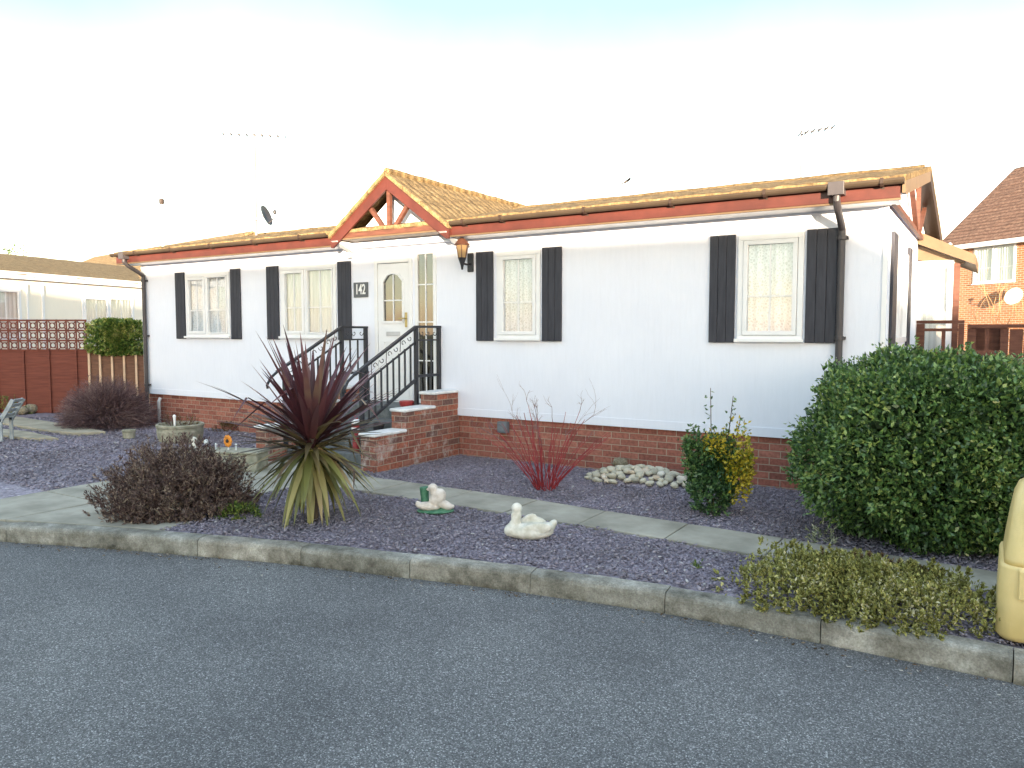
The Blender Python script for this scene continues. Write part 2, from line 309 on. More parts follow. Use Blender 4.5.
def slatemat(name, chips=False):
    m, t, p, o = newmat(name); tc = N(t, 'ShaderNodeTexCoord'); g = N(t, 'ShaderNodeNewGeometry')
    v = N(t, 'ShaderNodeTexVoronoi'); sock(v, Scale=30.0); t.links.new(tc.outputs['Object'], v.inputs['Vector'])
    sp = N(t, 'ShaderNodeSeparateColor'); t.links.new(v.outputs['Color'], sp.inputs[0])
    src = g.outputs['Random Per Island'] if chips else sp.outputs[0]
    r = ramp(t, src, [(0, (.165, .145, .18)), (.4, (.225, .20, .245)), (.75, (.28, .25, .30)), (.975, (.34, .315, .36)), (1, (.5, .48, .48))])
    n = N(t, 'ShaderNodeTexNoise'); sock(n, Scale=1.1, Detail=6, Roughness=.65); t.links.new(tc.outputs['Object'], n.inputs['Vector'])
    r2 = ramp(t, n.outputs[0], [(.3, (.72, .70, .66)), (.65, (1.1, 1.1, 1.12))])
    c = mixc(t, 1.0, r.outputs[0], r2.outputs[0], 'MULTIPLY')
    t.links.new(c, p.inputs['Base Color']); p.inputs['Roughness'].default_value = .65; p.inputs['Specular IOR Level'].default_value = .3
    bn = N(t, 'ShaderNodeBump'); sock(bn, Strength=.9, Distance=.015); t.links.new(v.outputs['Distance'], bn.inputs['Height']); bn.invert = True; t.links.new(bn.outputs[0], p.inputs['Normal'])
    return m
M['slate'] = slatemat('purple_slate_bed'); M['chip'] = slatemat('purple_slate_chip', True)
M['soil'] = noisy('rough_ground', (.06, .065, .035), (.11, .10, .06), scale=1.5, rough=.95, bump=.4, bscale=20)
M['concrete'] = noisy('kerb_concrete', (.15, .15, .12), (.34, .335, .30), scale=2.6, rough=.9, bump=.5, bscale=70, dist=.006, c3=(.27, .265, .24), detail=10, lo=.3, hi=.7)
def kerbmat():
    m, t, p, o = newmat('kerb_concrete'); tc = N(t, 'ShaderNodeTexCoord'); g = N(t, 'ShaderNodeNewGeometry')
    n = N(t, 'ShaderNodeTexNoise'); sock(n, Scale=3.5, Detail=12, Roughness=.7); t.links.new(tc.outputs['Object'], n.inputs['Vector'])
    f = N(t, 'ShaderNodeTexNoise'); sock(f, Scale=90.0, Detail=4, Roughness=.8); t.links.new(tc.outputs['Object'], f.inputs['Vector'])
    sp = N(t, 'ShaderNodeSeparateXYZ'); t.links.new(tc.outputs['Object'], sp.inputs[0])
    r = ramp(t, n.outputs[0], [(.34, (.10, .095, .08)), (.46, (.21, .20, .175)), (.56, (.31, .30, .27)), (.68, (.50, .485, .45))])
    i_ = ramp(t, g.outputs['Random Per Island'], [(0, (.85, .86, .84)), (1, (1.1, 1.08, 1.04))])
    f_ = ramp(t, f.outputs[0], [(.3, (.62,)*3), (.7, (1.3,)*3)])
    c = mixc(t, 1.0, r.outputs[0], i_.outputs[0], 'MULTIPLY'); c = mixc(t, 1.0, c, f_.outputs[0], 'MULTIPLY')
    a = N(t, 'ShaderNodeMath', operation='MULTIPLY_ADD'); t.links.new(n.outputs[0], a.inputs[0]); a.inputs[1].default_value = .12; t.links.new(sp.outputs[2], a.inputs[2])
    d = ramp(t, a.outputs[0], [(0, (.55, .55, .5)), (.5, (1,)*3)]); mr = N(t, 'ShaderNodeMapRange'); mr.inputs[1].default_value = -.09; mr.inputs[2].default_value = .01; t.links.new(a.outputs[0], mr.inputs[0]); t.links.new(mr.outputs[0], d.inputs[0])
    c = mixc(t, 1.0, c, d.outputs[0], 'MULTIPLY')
    t.links.new(c, p.inputs['Base Color']); p.inputs['Roughness'].default_value = .92; p.inputs['Specular IOR Level'].default_value = .2
    bn = N(t, 'ShaderNodeBump'); sock(bn, Strength=.9, Distance=.006); t.links.new(f.outputs[0], bn.inputs['Height']); t.links.new(bn.outputs[0], p.inputs['Normal'])
    return m
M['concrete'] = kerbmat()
M['slab'] = noisy('paving_slab', (.19, .18, .145), (.40, .38, .32), scale=2.2, rough=.9, bump=.4, bscale=80, dist=.004, detail=10, lo=.3, hi=.7)
M['sandstone'] = noisy('sandstone', (.22, .20, .15), (.38, .34, .26), scale=3, rough=.9, bump=.4, bscale=40)

g = MB(); g.add([(-500,-500,-.16),(500,-500,-.16),(500,900,-.16),(-500,900,-.16)], [(0,1,2,3)]); g.build('ground', M['soil'], kind='structure')
# kerb line (front foot), local coords
KF = [(-30,-15.5),(-16,-9.2),(-10.5,-6.85),(-8.2,-5.88),(-6.9,-5.35),(-6.17,-5.08),(-5.32,-4.76),(-4.4,-4.46),(-3.53,-4.2),(-2.7,-4.01),(-1.97,-3.86),(-1.3,-3.74),(-.66,-3.67),(0,-3.66),(.6,-3.66),(1.4,-3.66),(4,-3.6),(12,-3.2),(40,-1.5)]
def resample(pts, d):
    P = [Vector((p[0], p[1], 0)) for p in pts]; out = [P[0]]; acc = 0
    dense = []
    for i in range(len(P)-1):
        p0 = P[max(i-1,0)]; p1 = P[i]; p2 = P[i+1]; p3 = P[min(i+2, len(P)-1)]
        for k in range(40):
            t = k/40
            dense.append(.5*((2*p1)+(p2-p0)*t+(2*p0-5*p1+4*p2-p3)*t*t+(3*p1-p0-3*p2+p3)*t**3) if 0 < i < len(P)-2 else p1.lerp(p2, t))
    dense.append(P[-1])
    for a, b in zip(dense, dense[1:]):
        L = (b-a).length; 
        while acc+L >= d:
            t = (d-acc)/L; a = a.lerp(b, t); out.append(a.copy()); L = (b-a).length; acc = 0
        acc += L
    return out
kp = resample(KF, .15)
def knorm(i):
    d = (kp[min(i+1, len(kp)-1)]-kp[max(i-1,0)]).normalized(); return Vector((-d.y, d.x, 0))
prof = [(0,-.20),(0,-.03),(.006,-.012),(.018,-.002),(.035,.004),(.135,.006),(.150,.0),(.150,-.20)]
kb = MB(); stone = 6
for s0 in range(0, len(kp)-stone, stone):
    idx = list(range(s0, s0+stone+1)); vs = []; m = len(prof); jz = random.uniform(-.006, .006); jo = random.uniform(-.008, .008)
    for q, i in enumerate(idx):
        p = kp[i]; n = knorm(i); d = Vector((n.y, -n.x, 0))
        sh = .0025 if q == 0 else (-.0025 if q == stone else 0)
        for (a, z) in prof:
            wv = noise.noise(Vector((p.x*6, p.y*6, z*9+a*20)))*.006
            vs.append(p + n*(a+jo+wv) + d*sh + Vector((0,0,z+jz+wv*.6)))
    fs = [(i*m+j, i*m+(j+1)%m, (i+1)*m+(j+1)%m, (i+1)*m+j) for i in range(stone) for j in range(m)]+[tuple(range(m-1,-1,-1)), tuple(stone*m+j for j in range(m))]
    kb.add(vs, fs)
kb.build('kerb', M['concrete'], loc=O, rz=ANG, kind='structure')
rd = MB()
n = len(kp); rd.add([p+knorm(i)*.02+Vector((0,0,-.13)) for i, p in enumerate(kp)]+[Vector((p.x, p.y-7.2, -.13)) for p in kp], [(i, n+i, n+i+1, i+1) for i in range(n-1)])
rd.build('road', M['asphalt'], loc=O, rz=ANG, kind='structure')
# gravel bed sheet behind kerb
gb = MB(); gk = [i for i in range(n) if -30 < kp[i].x < 12]
gb.add([kp[i]+knorm(i)*.145+Vector((0,0,-.012)) for i in gk]+[Vector((kp[i].x, 9, -.012)) for i in gk], [(a, a+1, len(gk)+a+1, len(gk)+a) for a in range(len(gk)-1)])
gb.build('gravel_bed', M['slate'], loc=O, rz=ANG, kind='structure')
# slabs: path and walkway
def slabs(name, quads):
    s = MB()
    for q in quads:
        c = sum((Vector((*p, 0)) for p in q), Vector())/4; z = .012+random.uniform(-.003, .004)
        tilt = Vector((random.uniform(-.006,.006), random.uniform(-.006,.006), 0))
        P = [c+(Vector((*p,0))-c)*.987 for p in q]
        s.add([p+Vector((0,0,z-.05)) for p in P]+[p+Vector((0,0,z+(p-c).dot(tilt))) for p in P], [(3,2,1,0),(4,5,6,7),(0,1,5,4),(1,2,6,5),(2,3,7,6),(3,0,4,7)])
    return s.build(name, M['slab'], loc=O, rz=ANG, kind='structure', bevel=.006)
xs = [-5.3,-4.45,-3.62,-2.85,-2.1,-1.32,-.55,.2,.95,1.7,2.45,3.2]
yb = lambda x: np.interp(x, [-5,-3,-1.6,-.5,.9,3], [-1.84,-1.84,-1.98,-2.02,-2.13,-2.2]); yf = lambda x: np.interp(x, [-5,-3,-1.5,-.6,.9,3], [-2.43,-2.46,-2.52,-2.6,-2.62,-2.7])
slabs('path', [((a,yf(a)),(b,yf(b)),(b,yb(b)),(a,yb(a))) for a, b in zip(xs, xs[1:])])
ky = lambda x: np.interp(x, [p.x for p in kp], [p.y for p in kp])+.17
q = []
for cx0, cx1 in ((-7.25,-6.65),(-6.65,-5.98),(-5.98,-5.32)):
    ys = [-1.5+ (0 if cx0 > -6.7 else -.1),-2.15,-2.85,-3.5,-4.15]
    for a, b in zip(ys, ys[1:]): q.append(((cx0,b),(cx1,b),(cx1,a),(cx0,a)))
for cx0, cx1 in ((-8.3,-7.25),(-7.25,-6.3),(-6.3,-5.4),(-5.4,-4.9)):
    q.append(((cx0,ky(cx0)),(cx1,ky(cx1)),(cx1,-4.15 if cx0>-7.5 else -4.6),(cx0,-4.15 if cx0>-7.5 else -4.9)))
slabs('walkway', q)
SL = [((-14.6,-1.6),(-12.2,-1.75),(-11.3,-1.7),(-11.05,-1.35),(-12.0,-1.2),(-14.6,-1.0)), ((-13.6,-2.5),(-11.3,-2.35),(-11.0,-2.1),(-12.2,-1.95),(-13.9,-2.1))]
s = MB()
for i, P in enumerate(SL): s.prism(P, -.02, .05-.01*i)
s.build('stepping_slabs', M['sandstone'], loc=O, rz=ANG, kind='structure', bevel=.012)
# slate chips
def chips(name, n, test, box, smin, smax, mat, zlo=-.01, zhi=.012, kind='stuff', label=None, cat=None):
    X = rng.uniform(box[0], box[1], n*(3 if n > 1000 else 60)); Y = rng.uniform(box[2], box[3], len(X))
    k = np.array([test(a, b) for a, b in zip(X, Y)]); X = X[k][:n]; Y = Y[k][:n]; n = len(X)
    S = rng.uniform(smin, smax, n); A = rng.uniform(0, 2*np.pi, n)
    base = np.array([[-1,-.5],[.3,-.7],[1,.1],[.2,.6],[-.8,.4]])
    B = base[None]*rng.uniform(.6, 1.2, (n,5,2))*S[:,None,None]*.5; B[:,:,1] *= rng.uniform(.5,1,(n,1))
    c, s_ = np.cos(A)[:,None], np.sin(A)[:,None]
    x = B[:,:,0]*c-B[:,:,1]*s_; y = B[:,:,0]*s_+B[:,:,1]*c
    tx = rng.normal(0,.22,(n,1)); ty = rng.normal(0,.22,(n,1)); z0 = rng.uniform(zlo, zhi, (n,1))
    z = x*tx+y*ty+z0
    th = (S*rng.uniform(.12,.25,n))[:,None]
    top = np.stack([x+X[:,None], y+Y[:,None], z+th], -1); bot = np.stack([x*1.05+X[:,None], y*1.05+Y[:,None], z], -1)
    V = np.concatenate([top, bot], 1).reshape(-1, 3); off = (np.arange(n)*10)[:,None]
    quads = np.concatenate([off+np.array([i, i+5, (i+1)%5+5, (i+1)%5])[None] for i in range(5)]+[off+np.array([0,1,2,3])[None]], 0)
    # close the pentagon with a degenerate-free quad pair: (0,3,4) as quad 0,3,4,4 is avoided by a second mesh quad
    q2 = off+np.array([0,3,4,9])[None]
    F = np.concatenate([quads, q2], 0)
    return npmesh(name, V, F, mat, loc=O, rz=ANG, label=label, cat=cat, kind=kind)
def ingravel(x, y):
    if y < ky(x)+.02 or y > -.05: return False
    if x > -5.3 and yf(x)-.01+.03*math.sin(x*9) < y < yb(x)+.02*math.sin(x*7+1): return False
    if -7.25 < x < -5.32 and -4.2 < y < -1.4: return False
    if -8.3 < x < -4.95 and y < -4.12: return False
    if -7.05 < x < -5.1 and y > -1.5: return False
    return True
chips('slate_chippings', 56000, ingravel, (-5.6, 2.2, -4.5, 0), .012, .040, M['chip'], label='purple slate chippings covering the beds around the concrete slab path', cat='gravel')
chips('slate_gravel', 34000, ingravel, (-14.5, -5.3, -7, .0), .02, .06, M['chip'], label='purple slate gravel spread over the left side of the garden', cat='gravel')

# ---------------------------------------------------------------- main park home
home = empty('park_home', O, ANG, 'long white single storey park home with charcoal shutters, porch gable and brick skirt', 'park home')
XR = -.11; XL = -12.07; D = 5.1; WT = 2.86
def holes_wall(mb, x0, x1, z0, z1, holes, y0, y1, axis='x'):
    xs = sorted({x0, x1, *[h[0] for h in holes], *[h[1] for h in holes]})
    for a, b in zip(xs, xs[1:]):
        hs = sorted([h for h in holes if h[0] <= a+1e-6 and h[1] >= b-1e-6], key=lambda h: h[2]); z = z0
        for h in hs:
            if h[2] > z+1e-6:
                mb.box(a, b, y0, y1, z, h[2]) if axis == 'x' else mb.box(y0, y1, a, b, z, h[2])
            z = h[3]
        if z < z1: mb.box(a, b, y0, y1, z, z1) if axis == 'x' else mb.box(y0, y1, a, b, z, z1)
WINS = {'w1': (-10.84,-9.70,1.53,2.585), 'w2': (-8.49,-7.32,1.53,2.60), 'w3': (-4.53,-3.90,1.52,2.61), 'w4': (-1.51,-.855,1.52,2.61)}
DOOR = (-6.58,-5.90,.66,2.62); SIDE = (-5.85,-5.49,.66,2.70)
wb = MB(); holes = list(WINS.values())+[DOOR, SIDE]
holes_wall(wb, XL, XR, .53, WT, holes, 0, .12)
wb.box(XL, XR, D-.12, D, .53, WT); wb.box(XL, XL+.12, .122, D-.122, .53, WT)
EW = (.8, 1.95, 1.5, 2.5)
holes_wall(wb, .122, D-.122, .53, WT, [EW], XR-.12, XR, axis='y')
wb.prism([(.05,WT+.002),(D-.05,WT+.002),(2.5,WT+.56)], XR-.1, XR, 'x'); wb.prism([(.05,WT+.002),(D-.05,WT+.002),(2.5,WT+.56)], XL, XL+.1, 'x')
# porch gable infill
wb.prism([(-6.87,2.90),(-5.13,2.90),(-6.0,3.56)], -.10, -.02, 'y')
wb.box(-6.95,-5.16,-.11,-.004, 2.78, 2.898)
wb.build('wall', M['wall'], home)
tr = MB(); tr.box(XL-.01, XR+.012, -.009, -.003, .52, .62); tr.box(XR+.003, XR+.018, .0, D, .52, .64); tr.build('drip_trim', M['wall'], home, bevel=.006)
for x in (XL, XR):
    cp_ = MB(); cp_.box(x-.035 if x < -5 else x-.03, x+.03 if x < -5 else x+.012, -.012 , -.001, .64, WT-.06); cp_.build('corner_trim', M['upvc'], home)
sk = MB(); sk.box(XL+.03, XR-.03, .035, D-.03, -.05, .52); sk.build('brick_skirt', M['brick'], home)
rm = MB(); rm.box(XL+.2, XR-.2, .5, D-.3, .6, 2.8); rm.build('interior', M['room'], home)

def window(parent, x0, x1, z0, z1, layout, curtain, glass=None, sill=True, y=0, hm=.58):
    """frame face at y-.02; panes set back; layout = list of relative pane columns"""
    glass = glass or M['glass']
    f = MB(); ft = .055; ys, ye = y-.022, y+.07
    f.box(x0, x1, ys, ye, z0, z0+ft); f.box(x0, x1, ys, ye, z1-ft, z1); f.box(x0, x0+ft, ys, ye, z0+ft, z1-ft); f.box(x1-ft, x1, ys, ye, z0+ft, z1-ft)
    n = len(layout); wdt = x1-x0-2*ft; xs = [x0+ft]
    for l in layout: xs.append(xs[-1]+wdt*l)
    for x in xs[1:-1]: f.box(x-.025, x+.025, ys, ye, z0+ft, z1-ft)
    if sill: f.box(x0-.02, x1+.02, y-.06, y-.023, z0-.015, z0+.02)
    fr = f.build('window', M['upvc'], parent, bevel=.005)
    gl = MB(); mt = MB(); sa = MB()
    for i, (a, b) in enumerate(zip(xs, xs[1:])):
        a += .025 if i else 0; b -= .025 if i < n-1 else 0
        st = .045 if (i == 0 or n == 1) else .02; c0, c1, d0, d1 = a+.003, b-.003, z0+ft+.003, z1-ft-.003
        sa.box(c0, c1, y-.034, y+.02, d0, d0+st); sa.box(c0, c1, y-.034, y+.02, d1-st, d1); sa.box(c0, c0+st, y-.034, y+.02, d0+st, d1-st); sa.box(c1-st, c1, y-.034, y+.02, d0+st, d1-st)
        gl.box(c0+st-.004, c1-st+.004, y-.004, y+.004, d0+st-.004, d1-st+.004)
        xm = (c0+c1)/2; zm = z1-(z1-z0)*hm
        mt.box(xm-.007, xm+.007, y-.012, y-.0045, d0+st, d1-st); mt.box(c0+st, xm-.0072, y-.012, y-.0045, zm-.007, zm+.007); mt.box(xm+.0072, c1-st, y-.012, y-.0045, zm-.007, zm+.007)
    sa.build('sash', M['upvc'], fr, bevel=.004); gl.build('pane', glass, fr); mt.build('glazing_bar', M['upvc'], fr)
    cu = MB(); k = int((x1-x0)/.012); vs = []; 
    for i in range(k+1):
        x = x0+.03+(x1-x0-.06)*i/k; yy = y+.045+.014*math.sin(i*.75)+.006*math.sin(i*.31)
        vs += [(x, yy, z0+.04), (x, yy, z1-.04)]
    cu.add(vs, [(2*i, 2*i+2, 2*i+3, 2*i+1) for i in range(k)]); cu.build('curtain', curtain, fr, smooth=True)
    return fr
window(home, *WINS['w1'], [.48,.52], M['lace']); window(home, *WINS['w2'], [.46,.54], M['drape']); window(home, *WINS['w3'], [1], M['lace']); window(home, *WINS['w4'], [1], M['lace'])
def shutter(x0, x1, z0, z1, y=0):
    s = MB(); n = 3; wd = (x1-x0)/n
    for i in range(n): s.box(x0+i*wd+.002, x0+(i+1)*wd-.002, y-.030, y-.006, z0, z1)
    s.box(x0+.01, x1-.01, y-.012, y-.001, z0+.01, z1-.01)
    s.build('shutter', M['shutter'], home, bevel=.003)
for a, b in ((-11.11,-10.86),(-9.66,-9.42),(-8.80,-8.53),(-7.28,-7.02),(-4.84,-4.58),(-3.87,-3.60),(-1.81,-1.535),(-.83,-.54)): shutter(a, b, 1.50, 2.625)
# end wall window and shutters (on the right end)
def xf(o): return o
e = MB()
e.box(XR-.07, XR+.022, EW[0], EW[1], EW[2], EW[2]+.055); e.box(XR-.07, XR+.022, EW[0], EW[1], EW[3]-.055, EW[3])
for a in (EW[0], EW[0]+.35, EW[1]-.055): e.box(XR-.07, XR+.022, a, a+.055, EW[2]+.055, EW[3]-.055)
ef = e.build('window', M['upvc'], home, bevel=.005)
e = MB(); e.box(XR-.03, XR-.02, EW[0]+.05, EW[1]-.05, EW[2]+.05, EW[3]-.05); e.build('pane', M['glass'], ef)
e = MB(); e.box(XR-.115, XR-.10, EW[0]+.02, EW[1]-.02, EW[2]+.02, EW[3]-.02); e.build('curtain', M['lace'], ef)
for a, b in ((.34, .72), (2.0, 2.3)):
    s = MB()
    for i in range(3): s.box(XR+.004, XR+.03, a+(b-a)/3*i+.002, a+(b-a)/3*(i+1)-.002, 1.45, 2.6)
    s.build('shutter', M['shutter'], home, bevel=.003)
# door
d = MB(); x0, x1, z0, z1 = DOOR
d.box(x0, x0+.06, -.02, .08, z0, z1); d.box(x1-.06, x1, -.02, .08, z0, z1); d.box(x0+.06, x1-.06, -.02, .08, z1-.06, z1); d.box(x0, x1, -.03, .08, z0-.03, z0)
df = d.build('door_frame', M['upvc'], home, bevel=.005)
lx0, lx1, lz0, lz1 = x0+.068, x1-.068, z0+.01, z1-.068
gx0, gx1, gz0, gz1, gza = -6.415, -6.065, 1.76, 2.30, 2.41
d = MB(); xm = (gx0+gx1)/2; Y0, Y1 = -.012, .03
d.prism([(lx0,lz0),(lx1,lz0),(lx1,gz0),(lx0,gz0)], Y0, Y1, 'y')
d.prism([(lx0,gz0),(gx0,gz0),(gx0,gz1),(lx0,gz1)], Y0, Y1, 'y'); d.prism([(gx1,gz0),(lx1,gz0),(lx1,gz1),(gx1,gz1)], Y0, Y1, 'y')
d.prism([(lx0,gz1),(gx0,gz1),(xm-.10,gza-.02),(xm,gza),(xm,lz1),(lx0,lz1)], Y0, Y1, 'y'); d.prism([(gx1,gz1),(lx1,gz1),(lx1,lz1),(xm,lz1),(xm,gza),(xm+.10,gza-.02)], Y0, Y1, 'y')
door = d.build('door', M['upvc'], home)
d = MB()
def rim(P, w, y0, y1):
    for a, b in zip(P, P[1:]+P[:1]): d.bar((a[0], (y0+y1)/2, a[1]), (b[0], (y0+y1)/2, b[1]), y1-y0, w, up=(0,1,0)) if 0 else d.bar((a[0], (y0+y1)/2, a[1]), (b[0], (y0+y1)/2, b[1]), w, y1-y0, up=(0,1,0))
rim([(gx0-.01,gz0-.01),(gx1+.01,gz0-.01),(gx1+.01,gz1+.01),(xm+.10,gza-.005),(xm,gza+.015),(xm-.10,gza-.005),(gx0-.01,gz1+.01)], .03, -.026, -.0125)
for z_0, z_1 in ((1.12,1.48),(.78,1.02)): rim([(lx0+.1,z_0),(lx1-.1,z_0),(lx1-.1,z_1),(lx0+.1,z_1)], .022, -.022, -.0125)
d.build('door_moulding', M['upvc'], door)
d = MB(); d.prism([(gx0,gz0),(gx1,gz0),(gx1,gz1),(xm+.10,gza-.02),(xm,gza),(xm-.10,gza-.02),(gx0,gz1)], .004, .01, 'y'); d.build('pane', M['glassdim'], door)
d = MB(); d.box(xm-.008, xm+.008, -.008, .003, gz0, gza-.002); d.box(gx0, gx1, -.007, .0032, 2.04, 2.056); d.build('glazing_bar', M['upvc'], door)
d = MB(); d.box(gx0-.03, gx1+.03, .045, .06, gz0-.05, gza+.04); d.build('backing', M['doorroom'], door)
d = MB(); d.box(lx1-.055, lx1-.02, -.024, -.013, 1.68, 1.88); d.tube([(lx1-.037,-.02,1.8),(lx1-.037,-.055,1.8),(lx1-.14,-.06,1.8)], .009); d.build('door_handle', M['brass'], door)
d = MB(); d.box(xm-.12, xm+.12, -.024, -.0125, 1.56, 1.62); d.build('letterbox', M['alu'], door, bevel=.003)
# side light
x0, x1, z0, z1 = SIDE; d = MB()
d.box(x0, x0+.05, -.02, .07, z0, z1); d.box(x1-.05, x1, -.02, .07, z0, z1); d.box(x0+.05, x1-.05, -.02, .07, z1-.05, z1); d.box(x0+.05, x1-.05, -.02, .07, z0, z0+.05)
sf = d.build('side_window', M['upvc'], home, bevel=.004)
d = MB(); d.box(x0+.045, x1-.045, 0, .006, z0+.045, z1-.045); d.build('pane', M['glassdim'], sf)
d = MB(); xm = (x0+x1)/2; d.box(xm-.008, xm+.008, -.010, -.001, z0+.05, z1-.05)
for zz in (2.24, 1.74, 1.22): d.box(x0+.05, x1-.05, -.009, -.0012, zz, zz+.015)
d.build('glazing_bar', M['upvc'], sf)
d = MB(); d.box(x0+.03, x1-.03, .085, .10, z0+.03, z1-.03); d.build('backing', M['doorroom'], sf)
# roofs
def roof_plane(mb, x0, x1, y0, z0, y1, z1, th=.055, step=.06, amp=.010, axis='x'):
    """sloped slab with knobbly mossy surface"""
    nx = max(2, int((x1-x0)/step)); ny = max(2, int(math.hypot(y1-y0, z1-z0)/step)); vs = []
    for j in range(ny+1):
        for i in range(nx+1):
            x = x0+(x1-x0)*i/nx; y = y0+(y1-y0)*j/ny; z = z0+(z1-z0)*j/ny
            h = noise.noise(Vector((x*7, y*7, 1)))*amp + noise.noise(Vector((x*23, y*23, 5)))*amp*.8
            p = (x, y, z+h) if axis == 'x' else (y, x, z+h)
            vs.append(p)
    m = len(vs)
    for j in range(ny+1):
        for i in range(nx+1):
            x = x0+(x1-x0)*i/nx; y = y0+(y1-y0)*j/ny; z = z0+(z1-z0)*j/ny-th; vs.append((x, y, z) if axis == 'x' else (y, x, z))
    I = lambda i, j, k=0: k*m+j*(nx+1)+i; fs = []
    for j in range(ny):
        for i in range(nx): fs.append((I(i,j),I(i+1,j),I(i+1,j+1),I(i,j+1))); fs.append((I(i,j,1),I(i,j+1,1),I(i+1,j+1,1),I(i+1,j,1)))
    for i in range(nx): fs.append((I(i,0),I(i,0,1),I(i+1,0,1),I(i+1,0))); fs.append((I(i,ny),I(i+1,ny),I(i+1,ny,1),I(i,ny,1)))
    for j in range(ny): fs.append((I(0,j),I(0,j+1),I(0,j+1,1),I(0,j,1))); fs.append((I(nx,j),I(nx,j,1),I(nx,j+1,1),I(nx,j+1)))
    mb.add(vs, fs)
RX0, RX1 = -12.32, .07
r = MB(); roof_plane(r, RX0, RX1, -.37, 3.01, 2.5, 3.60); roof_plane(r, RX0, RX1, 2.501, 3.60, 5.38, 2.99, step=.25)
roof = r.build('roof', M['roof'], home)
r = MB(); PX = -6.0
roof_plane(r, -.44, 3.4, PX-1.02, 2.95, PX-.001, 3.70, axis='y', step=.06); roof_plane(r, -.44, 3.4, PX+1.02, 2.95, PX+.001, 3.70, axis='y', step=.06)
r.build('porch_roof', M['roofx'], home)
r = MB(); r.tube([(PX, y/10, 3.705+.006*math.sin(y*2.1)) for y in range(-4, 34, 2)], .05, 8); r.build('ridge_tile', M['roofx'], home)
r = MB(); r.tube([(x/4, 2.5, 3.585+.004*math.sin(x*1.3)) for x in range(-49, 1)], .045, 8); r.build('ridge_tile', M['roof'], home)
# fascia, soffit, gutter
f = MB()
for a, b in ((RX0+.02, PX-.99), (PX+.99, RX1-.04)):
    f.box(a, b, -.345, -.320, 2.815, 2.965)
f.build('fascia', M['fascia'], home, bevel=.004)
f = MB()
for a, b in ((RX0+.02, PX-.99), (PX+.99, RX1-.04)):
    f.box(a, b, -.349, -.318, 2.795, 2.813)
f.build('fascia_trim', M['trimtan'], home)
f = MB()
for a, b in ((RX0+.02, PX-1.0), (PX+1.0, RX1-.06)): f.box(a, b, -.318, .0, 2.80, 2.812)
f.build('soffit', M['upvc'], home)
gt = MB()
def gutter(a, b, y, z, r=.052):
    vs = []; k = 9
    for x in (a, b):
        for i in range(k): t = math.pi*i/(k-1); vs.append((x, y+r*math.cos(t), z-r*math.sin(t)))
        for i in range(k): t = math.pi*i/(k-1); vs.append((x, y+(r-.006)*math.cos(t), z-(r-.006)*math.sin(t)))
    fs = []
    for i in range(k-1): fs += [(i, i+1, 2*k+i+1, 2*k+i), (k+i, 3*k+i, 3*k+i+1, k+i+1)]
    for o in (0, 2*k): fs += [(o+i, o+k+i, o+k+i+1, o+i+1) for i in range(k-1)]
    fs += [(0, 2*k, 3*k, k), (k-1, 2*k-1, 4*k-1, 3*k-1)]
    gt.add(vs, fs)
gutter(RX0, PX-1.06, -.405, 2.975); gutter(PX+1.05, RX1-.01, -.405, 2.975)
for x in (RX0, RX1-.01): gt.prism([(-.457,2.975),(-.44,2.93),(-.405,2.92),(-.37,2.93),(-.353,2.975)], x-.004, x, 'x')
gt.build('gutter', M['gutter'], home, smooth=False)
for x in [-11.6,-10.6,-9.6,-8.6,-7.6,-4.75,-4.2,-3.1,-2.1,-1.15,-.12]:
    b = MB(); b.prism([(-.462,2.985),(-.457,2.935),(-.43,2.912),(-.38,2.912),(-.346,2.93),(-.346,2.90),(-.32,2.90),(-.32,2.97),(-.35,2.985)], x-.014, x+.014, 'x'); b.build('gutter_bracket', M['bracket'], home)
# downpipes
def downpipe(x, zb):
    o = MB(); o.box(x-.07, x+.07, -.466, -.345, 2.87, 2.99)
    o.tube([(x,-.405,2.90),(x,-.405,2.83),(x,-.33,2.76),(x,-.14,2.66),(x,-.055,2.60),(x,-.055,2.5),(x,-.055,zb)], .034, 12)
    for z in (2.52, 1.55, .68): o.tube([(x,-.055,z-.02),(x,-.055,z+.02)], .043, 12); o.box(x-.055, x+.055, -.05, -.002, z-.015, z+.015)
    return o
downpipe(-.50, .05).build('downpipe', M['pipe'], home, bevel=.003); downpipe(-11.97, .05).build('downpipe', M['pipe'], home, bevel=.003)
# porch gable: barge boards and fan truss
def inc(a, b, w, t, y, mat, name, par=home):
    m = MB(); m.bar((a[0], y, a[1]), (b[0], y, b[1]), w, t, up=(0,1,0)); return m.build(name, mat, par, bevel=.003)
for s in (-1, 1):
    m = MB(); ap = (PX, 3.655); ft = (PX+s*1.01, 2.91)
    m.prism([(ap[0],ap[1]), (ft[0],ft[1]), (ft[0]-s*.0, ft[1]-.14), (ft[0]-s*.04, ft[1]-.14), (ap[0],ap[1]-.185)], -.405 if s < 0 else -.402, -.375 if s < 0 else -.372, 'y')
    m.build('barge_board', M['fascia'], home)
m = MB(); m.box(PX-.86, PX+.86, -.37, -.31, 2.895, 2.97); m.build('tie_beam', M['timber'], home, bevel=.004)
m = MB(); m.box(PX-.86, PX+.86, -.375, -.10, 2.872, 2.892); m.build('porch_soffit', M['trimtan'], home)
for dx in (-.33, 0, .33):
    m = MB(); m.bar((PX+dx*.22, -.34, 2.955), (PX+dx, -.34, 3.47-abs(dx)*.62), .055, .05, up=(0,1,0)); m.build('truss_strut', M['timber'], home)
for s in (-1, 1):
    m = MB(); m.prism([(-.44,2.86),(-.0,2.86),(-.0,2.72),(-.12,2.74)], PX+s*.93-.05, PX+s*.93+.05, 'x'); m.build('corbel', M['upvc'], home)
